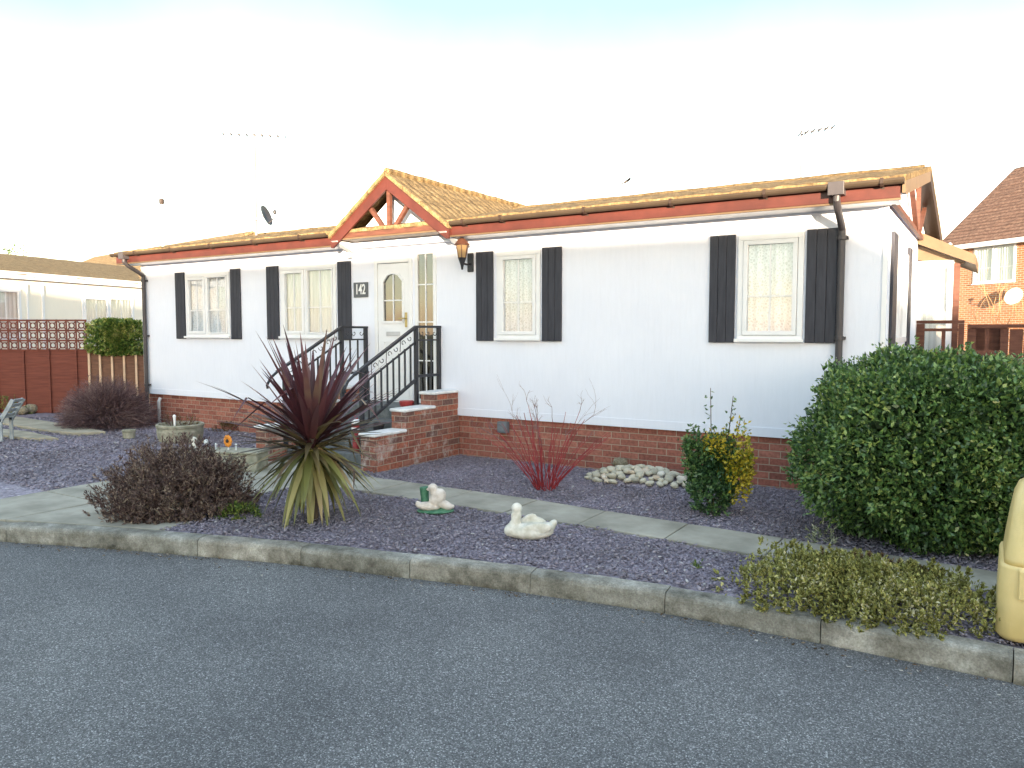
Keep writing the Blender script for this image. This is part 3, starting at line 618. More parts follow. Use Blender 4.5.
# right-end gable: barge boards, soffit boards, truss
rs = (3.60-3.01)/2.87
for s in (0, 1):
    m = MB()
    if s == 0: P = [(-.37,2.955),(2.5,3.545),(2.5,3.42),(-.30,2.845),(-.37,2.85)]
    else: P = [(2.502,3.545),(5.38,2.935),(5.38,2.82),(5.3,2.82),(2.502,3.42)]
    m.prism(P, RX1-.03, RX1-.002, 'x'); m.build('barge_board', M['bracket'] if s else M['trimtan'], home)  # far board gets a dark colour in place of the shade on it
m = MB(); m.add([(XR+.002,-.3,2.86),(RX1-.031,-.3,2.86),(RX1-.031,2.5,3.435),(XR+.002,2.5,3.435),(XR+.002,5.3,2.84),(RX1-.031,5.3,2.84)], [(0,1,2,3),(3,2,5,4)]); m.build('verge_soffit', M['bracket'], home)  # dark colour stands in for the shade under the verge
m = MB(); m.box(XR+.03, XR+.07, -.05, 5.1, 2.80, 2.85); m.build('tie_beam', M['timber'], home)
for y0, y1 in ((2.3,1.6),(2.5,2.5),(2.7,3.4)):
    m = MB(); m.bar((XR+.055, y0, 2.84), (XR+.055, y1, 3.40-abs(y1-2.5)*.2), .05, .05, up=(1,0,0)); m.build('truss_strut', M['timber'], home)
# lean-to side porch on the right end
sp_ = empty('side_porch', Wd(XR, 3.35), ANG, 'small white glazed side porch with brown sloping roof at the right end of the home', 'porch')
PW = .42
m = MB(); m.box(0.002, PW, 0, .06, 0, 1.0); m.box(0.002, PW, 0, .06, 2.46, 2.54); m.box(0.002, .06, 0, .06, 1.0, 2.46); m.box(PW-.07, PW, 0, .06, 1.0, 2.46); m.box(PW-.06, PW, .062, 1.5, 0, 2.3); m.build('wall', M['upvc'], sp_)
m = MB(); m.box(.06, PW-.07, .02, .03, 1.0, 2.46); m.build('pane', M['glass'], sp_)
m = MB(); m.box(.06, PW-.07, .05, .058, 1.0, 2.46); m.build('curtain', M['drape'], sp_)
m = MB(); m.box(PW+.002, PW+.07, -.01, .05, 0, 2.5); m.build('corner_post', M['timber'], sp_)
m = MB(); m.prism([(.0,2.92),(.66,2.58),(.66,2.46),(.0,2.76)], -.14, 1.6, 'y'); m.build('roof', M['trimtan'], sp_)
m = MB(); m.prism([(.003,2.75),(.55,2.50),(PW,2.45),(.003,2.56)], .003, .05, 'y'); m.build('fascia', M['trimtan'], sp_)

# ---------------------------------------------------------------- items on the front wall
ln = empty('wall_lantern', Wd(-4.93, -.001, 2.5), ANG, 'copper topped carriage lantern on black bracket beside the porch gable', 'lantern')
m = MB(); m.box(-.045, .045, -.03, 0, -.12, .12); m.build('back_plate', M['iron'], ln, bevel=.012)
m = MB(); m.tube([(0,-.03,-.02),(0,-.09,-.03),(-.02,-.17,-.02),(-.02,-.17,.03)], .014); m.lathe([(.012,-.10),(.02,-.05),(.035,.0),(.05,.04),(.055,.05)], 8, c=(-.02,-.17,0)); m.build('arm', M['iron'], ln)
m = MB(); m.lathe([(.05,.052),(.075,.20),(.078,.205)], 6, c=(-.02,-.17,0)); m.build('lamp_glass', M['lampglass'], ln)
m = MB()
for k in range(6):
    a = k*math.pi/3; m.tube([(-.02+.052*math.cos(a), -.17+.052*math.sin(a), .05), (-.02+.079*math.cos(a), -.17+.079*math.sin(a), .205)], .005, 5)
m.lathe([(.098,.206),(.10,.214),(.075,.245),(.045,.285),(.015,.30),(.012,.32),(.004,.335)], 12, c=(-.02,-.17,0)); m.build('lamp_cap', M['copper'], ln)
pq = empty('house_number_plaque', Wd(-6.835, -.002, 2.21), ANG, 'square grey house number plaque with pale numerals 142 left of the door', 'plaque')
m = MB(); m.box(-.135, .135, -.018, 0, -.105, .105); m.build('plate', M['plaque'], pq, bevel=.004)
def textmesh(txt, size, mat, name, parent, loc, rot, sx=1, ext=.003, off=0):
    cu = bpy.data.curves.new(name, 'FONT'); cu.body = txt; cu.size = size; cu.align_x = 'CENTER'; cu.align_y = 'CENTER'; cu.extrude = ext; cu.offset = off
    to = bpy.data.objects.new(name+'_t', cu); COL.objects.link(to); dg = bpy.context.evaluated_depsgraph_get()
    me = bpy.data.meshes.new_from_object(to.evaluated_get(dg)); COL.objects.unlink(to); bpy.data.objects.remove(to)
    me.materials.clear(); me.materials.append(mat); o = bpy.data.objects.new(name, me); COL.objects.link(o); o.parent = parent; o.location = loc; o.rotation_euler = rot; o.scale = (sx, 1, 1)
    return o
textmesh('142', .2, M['whitepaint'], 'numerals', pq, (0, -.021, .0), (R(90), 0, 0), sx=.66, off=.003)
# vent box on skirt & left small pipe
m = MB(); m.box(-.07, .07, -.07, 0, -.07, .07); m.box(-.05,.05,-.078,-.071,-.05,.05); m.build('vent_box', plain('grey_metal_box', (.14,.16,.18)), loc=Wd(-4.44,.03,.41), rz=ANG, bevel=.006, label='small dark grey vent box on the brick skirt behind the red stems', cat='vent')
m = MB(); m.tube([(0,0,0),(0,0,.40),(0,.03,.46)], .03); m.build('waste_pipe', M['alu'], loc=Wd(-11.6,-.07,0), rz=ANG, label='short pale waste pipe standing against the brick skirt at the left end', cat='pipe')
m = MB(); m.box(-.03,.03,-.05,0,-.03,.03); m.ell((0,-.07,0),(.045,.03,.045)); m.build('security_light', M['whitepaint'], loc=Wd(-7.0,-.0,2.70), rz=ANG, label='small white security light under the left foot of the porch gable', cat='light')

# ---------------------------------------------------------------- steps, brick side walls, railings
st = empty('door_steps', Wd(-6.1, 0), ANG, 'dark grey steps rising to the front door between brick side walls', 'steps')
m = MB(); m.box(-.648, .718, -.58, .03, 0, .65); m.build('landing', M['step'], st, bevel=.008)
for i, z in enumerate((.49, .33, .165)):
    m = MB(); m.box(-.648, .718, -.58-.30*(i+1), -.582-.30*i, 0, z); m.build('tread', M['step'], st, bevel=.008)
def stepwall(x0, x1, label, ext=0):
    t = empty('stepped_brick_wall', Wd((x0+x1)/2, 0), ANG, label, 'wall', 'brick walls beside the door steps'); h = (x1-x0)/2
    secs = [(-.50, .03, .82), (-1.06-ext/2, -.502, .65), (-1.60-ext, -1.062-ext/2, .41)]
    m = MB()
    for a, b, z in secs: m.box(-h, h, a, b, -.03, z)
    m.build('brickwork', M['brickstep'], t)
    for a, b, z in secs:
        m = MB(); m.box(-h-.02, h+.02, a-.025, min(b+.01, -.005), z+.002, z+.04); m.build('coping', M['coping'], t, bevel=.014)
stepwall(-5.37, -5.15, 'stepped brick wall with white coping on the right of the door steps')
stepwall(-7.0, -6.78, 'stepped brick wall with white coping on the left, partly hidden by the spiky plant', .15)
def scroll(m, c, r, s=1, up=1, y=0):
    pts = []
    for k in range(22):
        a = k/21*math.pi*1.6; rr = r*(1-.045*k*.9)
        pts.append((y, c[0]+s*rr*math.cos(a), c[1]+up*rr*math.sin(a)))
    m.tube(pts, .005, 5)
def railing(x, label):
    t = empty('handrail', Wd(x, 0), ANG, label, 'handrail', 'black iron handrails of the door steps')
    T = lambda y: 1.68 if y > -.5 else 1.68+(y+.5)*.5
    Bt = lambda y: 1.05 if y > -.5 else 1.02+(y+.5)*.5
    m = MB(); m.bar((0,0.0,1.68),(0,-.505,1.68),.045,.03); m.bar((0,-.5,1.68),(0,-1.62,T(-1.62)),.045,.03); m.tube([(0,-1.60,T(-1.60)),(0,-1.72,T(-1.72)-.02),(0,-1.78,T(-1.78)-.08),(0,-1.77,T(-1.78)-.12)],.017,6); m.build('top_rail', M['iron'], t)
    m = MB(); m.bar((0,-.02,1.51),(0,-.5,1.51),.02,.02); m.bar((0,-.5,1.49),(0,-1.5,.99),.02,.02); m.build('middle_rail', M['iron'], t)
    m = MB(); m.bar((0,-.02,1.05),(0,-.5,1.05),.03,.035); m.bar((0,-.5,1.01),(0,-1.5,.51),.03,.035); m.build('bottom_rail', M['iron'], t)
    for y, zb in ((-.03,.65),(-.5,.65),(-1.5,.16)):
        m = MB(); m.box(-.022,.022,y-.022,y+.022,zb,T(y)-.01); m.build('post', M['iron'], t)
    for y in (-.19,-.34): m = MB(); m.box(-.009,.009,y-.009,y+.009,1.06,1.505); m.build('baluster', M['iron'], t)
    for k in range(8):
        y = -.61-.11*k; m = MB(); m.box(-.009,.009,y-.009,y+.009,Bt(y),T(y)-.17); m.build('baluster', M['iron'], t)
    for y in (-.12,-.26,-.38):
        m = MB(); scroll(m, (y,1.60),.045, 1 if y > -.25 else -1, -1); m.build('scroll', M['iron'], t)
    for k in range(7):
        m = MB(); y = -.62-.13*k; scroll(m, (y, T(y)-.085), .045, 1 if k % 2 else -1, 1 if k % 2 else -1)
        if k % 2: m.tube([(0,y-.05,T(y-.05)-.02),(0,y-.06,T(y)-.19)], .005, 5)
        m.build('scroll', M['iron'], t)
    return t
railing(-5.44, 'black iron handrail with scrollwork on the right side of the door steps')
railing(-6.74, 'black iron handrail with scrollwork on the left side, behind the spiky plant')

# ---------------------------------------------------------------- foliage helpers
def unit(v): return v/np.maximum(np.linalg.norm(v, axis=-1, keepdims=True), 1e-9)
def leaves(P, Dr, L, Wt, fold=.25):
    n = len(P); Dr = unit(Dr); U = rng.normal(size=(n,3)); S = unit(np.cross(Dr, U)); Nn = np.cross(S, Dr)
    L = np.broadcast_to(L, n)[:,None]; Wt = np.broadcast_to(Wt, n)[:,None]
    v = np.stack([P, P+Dr*L*.45+S*Wt*.5+Nn*Wt*fold, P+Dr*L-Nn*L*.12, P+Dr*L*.45-S*Wt*.5+Nn*Wt*fold], 1).reshape(-1,3)
    return v, np.arange(4*n).reshape(n,4)
def join(parts):
    V = []; F = []; o = 0
    for v, f in parts: V.append(v); F.append(f+o); o += len(v)
    return np.concatenate(V), np.concatenate(F)
def sup_ell(n, r, p=2.0, depth=.2, lump=.12, freq=2.5, zmin=None, seed=0):
    d = unit(rng.normal(size=(n,3)))
    k = (np.abs(d[:,0]/r[0])**p+np.abs(d[:,1]/r[1])**p+np.abs(d[:,2]/r[2])**p)**(-1/p)
    lm = np.array([noise.noise(Vector((a*freq+seed, b*freq, c*freq))) + .5*noise.noise(Vector((a*freq*3, b*freq*3+seed, c*freq*3))) for a, b, c in d])
    rad = k*(1+lump*lm)*(1-depth*np.abs(rng.normal(size=n))*.6)
    P = d*rad[:,None]; nrm = unit(P/np.array(r)**2)
    if zmin is not None:
        q = P[:,2] > zmin; P = P[q]; nrm = nrm[q]
    return P, nrm
def strips(paths, widths, S=None):
    """paths (n,k,3), widths (n,k): flat ribbons"""
    n, k, _ = paths.shape
    T = np.gradient(paths, axis=1); T = unit(T)
    if S is None: S = unit(np.cross(T, np.broadcast_to(unit(rng.normal(size=(n,1,3))), T.shape)))
    a = paths+S*widths[...,None]/2; b = paths-S*widths[...,None]/2
    V = np.stack([a, b], 2).reshape(-1,3); off = (np.arange(n)*2*k)[:,None,None]; i = np.arange(k-1)[None,:,None]
    F = (off+2*i+np.array([0,1,3,2])[None,None,:]).reshape(-1,4)
    return V, F
def xy(px, py, z=0):  # ground point under a pixel of the photograph (metres)
    a = (px-512)/765; b = -(py-384)/765; c, s_ = math.cos(math.atan(51/765)), math.sin(math.atan(51/765))
    d = Vector((a, c+b*s_, -s_+b*c)); k = (z-1.6)/d.z; return Vector((d.x*k, d.y*k, z))

# ---------------------------------------------------------------- big clipped laurel bush
M['laurel'] = leafmat('laurel_leaf', [(0,(.045,.085,.035)),(.45,(.08,.16,.05)),(.8,(.16,.27,.07)),(1,(.32,.40,.12))], rough=.32, spec=.5, nscale=2.2, namp=.25)
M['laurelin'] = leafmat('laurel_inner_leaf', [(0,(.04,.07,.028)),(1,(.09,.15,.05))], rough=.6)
M['twig'] = plain('brown_twig', (.10,.07,.05), rough=.8)
bu = empty('clipped_bush', (3.31, 5.84, 0), -.25, 'large rounded dark green clipped bush in front of the right end of the home', 'bush')
def stems(n, r, h, rad, mat, parent, name='stem'):
    for k in range(n):
        a = 2*math.pi*k/n+random.random(); m = MB(); pts = [(0.03*math.cos(a), .03*math.sin(a), -.03)]
        for i in range(1, 5): t = i/4; pts.append((r*t*math.cos(a+.3*t), r*t*math.sin(a+.3*t), h*t**.9))
        m.tube(pts, [rad*(1-.18*i) for i in range(5)], 6); m.build(name, mat, parent)
stems(7, .5, 1.0, .03, M['twig'], bu)
P, n_ = sup_ell(40000, (1.0,.84,.71), p=2.55, depth=.17, lump=.20, seed=3, zmin=-.67); P[:,2] += .68
D_ = n_*.7+rng.normal(size=P.shape)*.6+np.array([0,0,.25])
A = leaves(P, D_, rng.uniform(.028,.055,len(P)), rng.uniform(.018,.032,len(P)))
# stray shoots standing off the clipped surface
q_ = rng.choice(len(P), 260); sh_ = np.repeat(P[q_], 9, 0)+np.repeat(unit(n_[q_]+[0,0,.5]+rng.normal(size=(260,3))*.4), 9, 0)*(np.tile(np.arange(9), 260)[:,None]*.014)
SH = leaves(sh_, rng.normal(size=sh_.shape)+[0,0,.4], .04, .02)
sel = rng.random(len(P)) < .045; Ps = P[sel]+n_[sel]*rng.uniform(.0,.07,(sel.sum(),1))
B = leaves(np.repeat(Ps,5,0)+rng.normal(size=(len(Ps)*5,3))*.018, np.repeat(n_[sel],5,0)+rng.normal(size=(len(Ps)*5,3))*.6, rng.uniform(.025,.045,len(Ps)*5), .018)
V, F = join([A, B, SH]); npmesh('foliage', V, F, M['laurel'], bu)
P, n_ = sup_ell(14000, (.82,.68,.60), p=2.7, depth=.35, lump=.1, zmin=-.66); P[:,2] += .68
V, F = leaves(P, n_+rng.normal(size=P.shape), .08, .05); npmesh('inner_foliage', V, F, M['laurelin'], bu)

# ---------------------------------------------------------------- euonymus, green with a yellow side
M['euog'] = leafmat('dark_green_leaf', [(0,(.035,.08,.035)),(.6,(.07,.15,.05)),(1,(.16,.26,.08))], rough=.35, spec=.5)
M['euoy'] = leafmat('yellow_leaf', [(0,(.12,.17,.02)),(.4,(.42,.34,.03)),(1,(.62,.48,.06))], rough=.4)
b0 = xy(714, 514); eu = empty('variegated_shrub', b0, 0, 'upright dark green shrub with a yellow side and tall sprigs by the brick skirt', 'shrub')
parts = []; 
for (cx, cz, rx, rz_, n) in ((-.02,.28,.20,.32,2600),(-.13,.50,.14,.26,800),(.05,.52,.13,.22,700),(-.2,.62,.07,.16,200)):
    P, n_ = sup_ell(n, (rx,rx*.9,rz_), p=2.2, depth=.35, lump=.3, zmin=-.29); P += np.array([cx,0,cz]); parts.append(leaves(P, n_*.6+rng.normal(size=P.shape)*.6+[0,0,.4], rng.uniform(.03,.055,len(P)), .024))
spr = []
for sx, h in ((-.05,1.12),(.15,1.05),(.22,.86),(-.2,.78),(-.27,.66),(.08,.80)):
    for i in range(34):
        t = i/34; spr.append((sx*.5+sx*.5*t+.02*math.sin(t*7+sx*9), .02*math.cos(t*6), .3+(h-.3)*t))
P = np.array(spr)+rng.normal(size=(len(spr),3))*.016; parts.append(leaves(P, rng.normal(size=P.shape)+[0,0,.5], .042, .022))
V, F = join(parts); npmesh('foliage', V, F, M['euog'], eu)
P, n_ = sup_ell(1900, (.13,.18,.40), p=2.2, depth=.4, lump=.35, zmin=-.33, seed=5); P += np.array([.17,-.04,.42])
P2, n2 = sup_ell(300, (.09,.1,.12), depth=.5, lump=.3); P2 += np.array([-.02,-.06,.62])
V, F = join([leaves(P, n_*.6+rng.normal(size=P.shape)*.6+[0,0,.4], .04, .022), leaves(P2, n2+rng.normal(size=P2.shape)*.6+[0,0,.4], .035, .02)]); npmesh('yellow_foliage', V, F, M['euoy'], eu)
for sx, h in ((-.05,1.12),(.15,1.05),(.22,.86),(-.2,.78),(-.27,.66)):
    m = MB(); m.tube([(0,0,-.02),(sx*.5,0,.3),(sx,0,h)], [.009,.006,.003], 5); m.build('stem', M['twig'], eu)

# ---------------------------------------------------------------- red stemmed dogwood
M['redstem'] = noisy('red_stem', (.20,.022,.028), (.34,.045,.05), scale=6, rough=.5, bump=0)
M['greytwig'] = plain('grey_red_twig', (.17,.10,.10), rough=.7)
dg_ = empty('red_stemmed_shrub', xy(545, 489), 0, 'bare shrub with bright red stems and fine twigs in front of the brick skirt', 'shrub')
rs_ = random.Random(5)
tw = MB(); ends = []
for k in range(46):
    m = MB(); a = rs_.uniform(0, 2*math.pi); lean = rs_.uniform(.05, .62) if k > 8 else rs_.uniform(.4, .68); h = rs_.uniform(.50, .92)*(1-.3*lean); x0, y0 = rs_.uniform(.03,.10)*math.cos(a), .07*math.sin(a)
    pts = []; 
    for i in range(6):
        t = i/5; pts.append((x0+lean*math.cos(a)*t*(.7+.3*t)+rs_.uniform(-.016,.016), y0+lean*.8*math.sin(a)*t*(.7+.3*t), -.02+h*t))
    m.tube(pts, [rs_.uniform(.004,.0075)*(1-.5*i/5) for i in range(6)], 5); m.build('stem', M['redstem'], dg_); ends.append((Vector(pts[-1]), (Vector(pts[-1])-Vector(pts[-2])).normalized()))
def branch(m, p, d, L, r, depth, rnd, spread=.6, up=.1, mi=1):
    pts = [p]; q = p.copy(); dd = d.copy()
    for i in range(3):
        dd = (dd+Vector((rnd.uniform(-1,1), rnd.uniform(-1,1), rnd.uniform(-1,1)+up))*.22).normalized(); q = q+dd*L/3; pts.append(q.copy())
    m.tube(pts, [r, r*.8, r*.65, r*.45], 4, cap=False)
    if depth > 0:
        for j in range(rnd.choice((2,2,3))):
            b = pts[rnd.choice((1,2,3))]; nd = (dd+Vector((rnd.uniform(-1,1), rnd.uniform(-1,1), rnd.uniform(-.8,1)))*spread).normalized(); branch(m, b, nd, L*rnd.uniform(.5,.85), r*.6, depth-1, rnd, spread, up)
for i, (p, d) in enumerate(ends):
    if i % 2 == 0: branch(tw, p, d, rs_.uniform(.10,.2), .0042, 2, rs_, .8)
branch(tw, Vector((.2,0,.55)), Vector((.75,0,.5)).normalized(), .38, .004, 2, rs_, .5)
branch(tw, Vector((-.3,0,.5)), Vector((-.4,0,.8)).normalized(), .3, .004, 2, rs_, .5)
tw.build('fine_twigs', M['greytwig'], dg_)['kind'] = 'stuff'

# ---------------------------------------------------------------- purple cordyline
M['cordup'] = leafmat('burgundy_blade', [(0,(.055,.018,.026)),(.55,(.12,.04,.05)),(.85,(.17,.08,.08)),(1,(.30,.24,.13))], rough=.38, spec=.45, trans=.1, namp=.1)
M['cordlow'] = leafmat('olive_blade', [(0,(.10,.11,.03)),(.55,(.24,.23,.075)),(.85,(.34,.30,.12)),(1,(.34,.22,.13))], rough=.42, spec=.4, trans=.15, namp=.1)
M['cordmid'] = leafmat('brown_green_blade', [(0,(.08,.05,.04)),(.5,(.14,.11,.05)),(1,(.22,.17,.08))], rough=.42, trans=.1, namp=.1)
cd = empty('cordyline', xy(313, 519), 0, 'spiky burgundy cordyline with drooping olive lower leaves beside the door steps', 'plant')
m = MB(); m.tube([(0,0,-.03),(.0,.01,.25),(.0,.0,.62),(.0,0,.72)], [.05,.045,.04,.025], 10); m.build('trunk', M['twig'], cd)
def blades(name, n, th0, th1, L0, L1, droop, mat, wd=.032, zc=.62, zr=.06, stiff=1.6, bent=0):
    k = 9; paths = np.zeros((n,k,3)); wds = np.zeros((n,k)); Ss = np.zeros((n,k,3))
    for i in range(n):
        a = 2.399963*i+rng.uniform(-.2,.2); th = R(rng.uniform(th0, th1)); L = rng.uniform(L0, L1)
        p = np.array([.025*math.cos(a), .025*math.sin(a), zc+rng.uniform(-zr, zr)]); dr = droop*rng.uniform(.6,1.4); hinge = rng.uniform(.35,.7) if rng.random() < bent else None
        for j in range(k):
            t = j/(k-1); paths[i,j] = p; e = th - dr*t**stiff*math.cos(max(th,-.3))
            if hinge and t > hinge: e = th-1.5
            p = p+np.array([math.cos(e)*math.cos(a), math.cos(e)*math.sin(a), math.sin(e)])*L/(k-1)
            wds[i,j] = wd*rng.uniform(.97,1.03)*(min(1, .35+t*2.2) if t < .3 else max(.02, (1-((t-.3)/.7)**1.7)))
            Ss[i,j] = (-math.sin(a), math.cos(a), 0)
    # channelled blade: two half strips folded along the midrib
    Nn = unit(np.cross(Ss, unit(np.gradient(paths, axis=1))))
    a = paths+Ss*wds[...,None]/2+Nn*wds[...,None]*-.18; c = paths-Ss*wds[...,None]/2+Nn*wds[...,None]*-.18
    V = np.stack([a, paths, c], 2).reshape(-1,3); off = (np.arange(n)*3*k)[:,None,None]; i = np.arange(k-1)[None,:,None]
    F = np.concatenate([(off+3*i+np.array([0,1,4,3])).reshape(-1,4), (off+3*i+np.array([1,2,5,4])).reshape(-1,4)])
    return npmesh(name, V, F, mat, cd)
blades('upper_leaves', 96, 20, 84, .72, 1.06, .35, M['cordup'], wd=.060, zc=.66, bent=.06)
blades('middle_leaves', 66, -8, 34, .52, .78, .45, M['cordmid'], wd=.052, bent=.12, zc=.62)
blades('lower_leaves', 70, -70, -12, .55, .78, .45, M['cordlow'], wd=.062, zc=.60, stiff=1.0)

# ---------------------------------------------------------------- dark heather mound
M['heath'] = leafmat('brown_heather_tuft', [(0,(.07,.045,.044)),(.45,(.145,.10,.092)),(.8,(.235,.175,.15)),(1,(.36,.29,.22))], rough=.8, spec=.15, nscale=6, namp=.35)
h_ = empty('heather_bush', (-3.0, 6.78, 0), .1, 'big dark brown heather mound beside the kerb on the left', 'shrub')
def tuftbush(parent, n, r, mat, k=26, tl=.09, lw=(.016,.03), ll=(.022,.04), seed=0, p=2.2, zc=0, depth=.22, lump=.25, name='foliage', updir=.8, keep=None):
    P, n_ = sup_ell(n, r, p=p, depth=depth, lump=lump, zmin=-.02, seed=seed, freq=3)
    if keep is not None:
        q = keep(P); P = P[q]; n_ = n_[q]
    ax = unit(n_*.7+np.array([0,0,updir])+rng.normal(size=P.shape)*.25); n = len(P)
    t = rng.random((n,k,1)); Q = P[:,None]+ax[:,None]*(t-.6)*tl*rng.uniform(.7,1.5,(n,1,1)); Dd = ax[:,None]*.9+rng.normal(size=(n,k,3))*.5
    Q = Q.reshape(-1,3); Dd = Dd.reshape(-1,3); Q[:,2] = np.maximum(Q[:,2], .004); Q[:,2] += zc
    V, F = leaves(Q, Dd, rng.uniform(*ll, len(Q)), rng.uniform(lw[0]*.4, lw[1]*.4, len(Q))); return npmesh(name, V, F, mat, parent)
tuftbush(h_, 2600, (.66,.50,.62), M['heath'], k=22, tl=.12, seed=2, ll=(.025,.045), depth=.3, lump=.2)
stems(8, .45, .35, .012, M['twig'], h_)
P, n_ = sup_ell(5000, (.6,.44,.46), depth=.5, zmin=0); V, F = leaves(P, n_+rng.normal(size=P.shape), .07, .03); npmesh('inner_foliage', V, F, M['heath'], h_)

# ---------------------------------------------------------------- yellow-green heather ground cover by the kerb
M['gheath'] = leafmat('yellow_green_heather', [(0,(.12,.11,.04)),(.3,(.24,.24,.07)),(.62,(.37,.37,.11)),(.88,(.48,.45,.18)),(1,(.66,.62,.42))], rough=.7, spec=.2, nscale=4, namp=.35)
M['rheath'] = leafmat('bronze_heather', [(0,(.07,.04,.025)),(.5,(.17,.10,.05)),(1,(.28,.2,.09))], rough=.75, nscale=5)
gh = empty('spreading_heather', Wd(.16,-3.16), ANG, 'low spreading yellow green heather spilling over the kerb beside the yellow bin', 'plant')
tuftbush(gh, 3300, (.90,.52,.21), M['gheath'], k=34, tl=.035, ll=(.014,.028), lw=(.016,.034), seed=4, depth=.35, lump=.35, p=2.6)
tuftbush(gh, 620, (.62,.40,.24), M['rheath'], k=26, tl=.045, ll=(.014,.03), lw=(.012,.024), seed=9, depth=.3, lump=.35, name='bronze_patch', keep=lambda P: P[:,1] > .12-.2*P[:,0])
P, n_ = sup_ell(26000, (.88,.50,.20), depth=.6, lump=.3, zmin=0, p=2.6, seed=4, freq=3); V, F = leaves(P, n_+rng.normal(size=P.shape), .030, .014); npmesh('inner_foliage', V, F, M['gheath'], gh)

# ---------------------------------------------------------------- round twiggy bush on the left
M['ptwig'] = leafmat('purple_brown_twig', [(0,(.07,.04,.045)),(.6,(.14,.085,.09)),(1,(.22,.15,.14))], rough=.8, trans=0)
rb = empty('twiggy_bush', (-6.85, 12.9, 0), 0, 'dense rounded purple brown bare twig bush at the left end of the home', 'bush')
n = 5200; d = unit(rng.normal(size=(n,3))); d[:,2] = np.abs(d[:,2]); st_ = rng.normal(size=(n,3))*.12; st_[:,2] = np.abs(st_[:,2]); k = 5; paths = np.zeros((n,k,3))
rr = np.array([.86,.7,.86]); tipr = rng.uniform(.75,1.03,n)[:,None]
for j in range(k):
    t = .35+.65*j/(k-1); paths[:,j] = d*rr*tipr*t+st_*(1-t)+np.array([0,0,.12])*t*(1-t)+rng.normal(size=(n,3))*.015
paths[:,:,2] = np.maximum(paths[:,:,2], .02)
V, F = strips(paths, np.broadcast_to(np.array([.008,.007,.006,.005,.003]), (n,k))); npmesh('branches', V, F, M['ptwig'], rb)
n = 9000; P, n_ = sup_ell(n, (.84,.68,.86), depth=.2, zmin=0); V, F = leaves(P, n_+rng.normal(size=P.shape)*.9, .07, .006); npmesh('fine_twigs', V, F, M['ptwig'], rb)

# small plants
def smallplant(name, loc, r, mat, label, n=160, k=12, cat='plant', **kw):
    t = empty(name, loc, random.random(), label, cat); tuftbush(t, n, r, mat, k=k, **kw); return t
M['lgreen'] = leafmat('fresh_green_leaf', [(0,(.05,.10,.02)),(.6,(.12,.19,.04)),(1,(.3,.32,.08))], rough=.5)
M['rust'] = leafmat('rust_brown_leaf', [(0,(.07,.04,.02)),(.6,(.16,.085,.035)),(1,(.2,.17,.06))], rough=.8)
smallplant('low_green_plant', xy(241,517), (.19,.13,.10), M['lgreen'], 'small fresh green plant between the dark heather and the spiky plant', tl=.05)
smallplant('low_brown_plant', xy(234,430), (.42,.22,.12), M['rust'], 'low rust brown plant in the gravel against the brick skirt on the left', n=260, tl=.06)
smallplant('seedling', xy(700,568), (.035,.03,.05), M['lgreen'], 'tiny green seedling alone in the gravel near the kerb', n=10, k=6, tl=.04)
smallplant('pale_sprig_plant', xy(822,542), (.10,.09,.20), M['lace'] if 0 else leafmat('pale_cream_leaf', [(0,(.12,.16,.06)),(.6,(.4,.42,.28)),(1,(.6,.6,.45))]), 'small cream and green sprig at the left foot of the large clipped bush', n=60, k=8, tl=.06)
smallplant('fence_foot_plant', (-10.05,14.9,0), (.55,.3,.35), M['lgreen'], 'low bright green plant at the foot of the red brown fence at the far left', n=200, tl=.08)

# ---------------------------------------------------------------- pebble pile and rocks
M['pebble'] = None
def pebmat():
    m, t, p, o = newmat('cream_pebble'); oi = N(t, 'ShaderNodeObjectInfo'); tc = N(t, 'ShaderNodeTexCoord')
    r = ramp(t, oi.outputs['Random'], [(0,(.34,.32,.26)),(.35,(.46,.43,.34)),(.7,(.56,.52,.42)),(.9,(.50,.40,.30)),(1,(.68,.66,.6))])
    n = N(t, 'ShaderNodeTexNoise'); sock(n, Scale=30.0, Detail=5); t.links.new(tc.outputs['Object'], n.inputs['Vector']); r2 = ramp(t, n.outputs[0], [(.3,(.7,.7,.68)),(.7,(1.1,1.1,1.1))])
    t.links.new(mixc(t, 1.0, r.outputs[0], r2.outputs[0], 'MULTIPLY'), p.inputs['Base Color']); p.inputs['Roughness'].default_value = .75
    return m
M['pebble'] = pebmat()
def stone_mesh(name, seed, mat, amp=.28, ns=2.0):
    m = MB(); m.ell((0,0,0), (1,1,1), n=14, k=9); r_ = random.Random(seed); sx, sy, sz = r_.uniform(.85,1.2), r_.uniform(.7,1), r_.uniform(.5,.72)
    m.v = [tuple(Vector((v[0]*sx, v[1]*sy, v[2]*sz))*(1+amp*noise.noise(Vector(v)*ns+Vector((seed*7,0,0))))) for v in m.v]
    return m
pm = [stone_mesh('pebble', i, M['pebble']).build('pebble', M['pebble'], smooth=True) for i in range(5)]
rp = random.Random(8); placed = []
def hcov(x, y): return max(0, .13*(1-((x-.1)/.62)**2-((y)/.34)**2))
tries = 0; first = {i: True for i in range(5)}
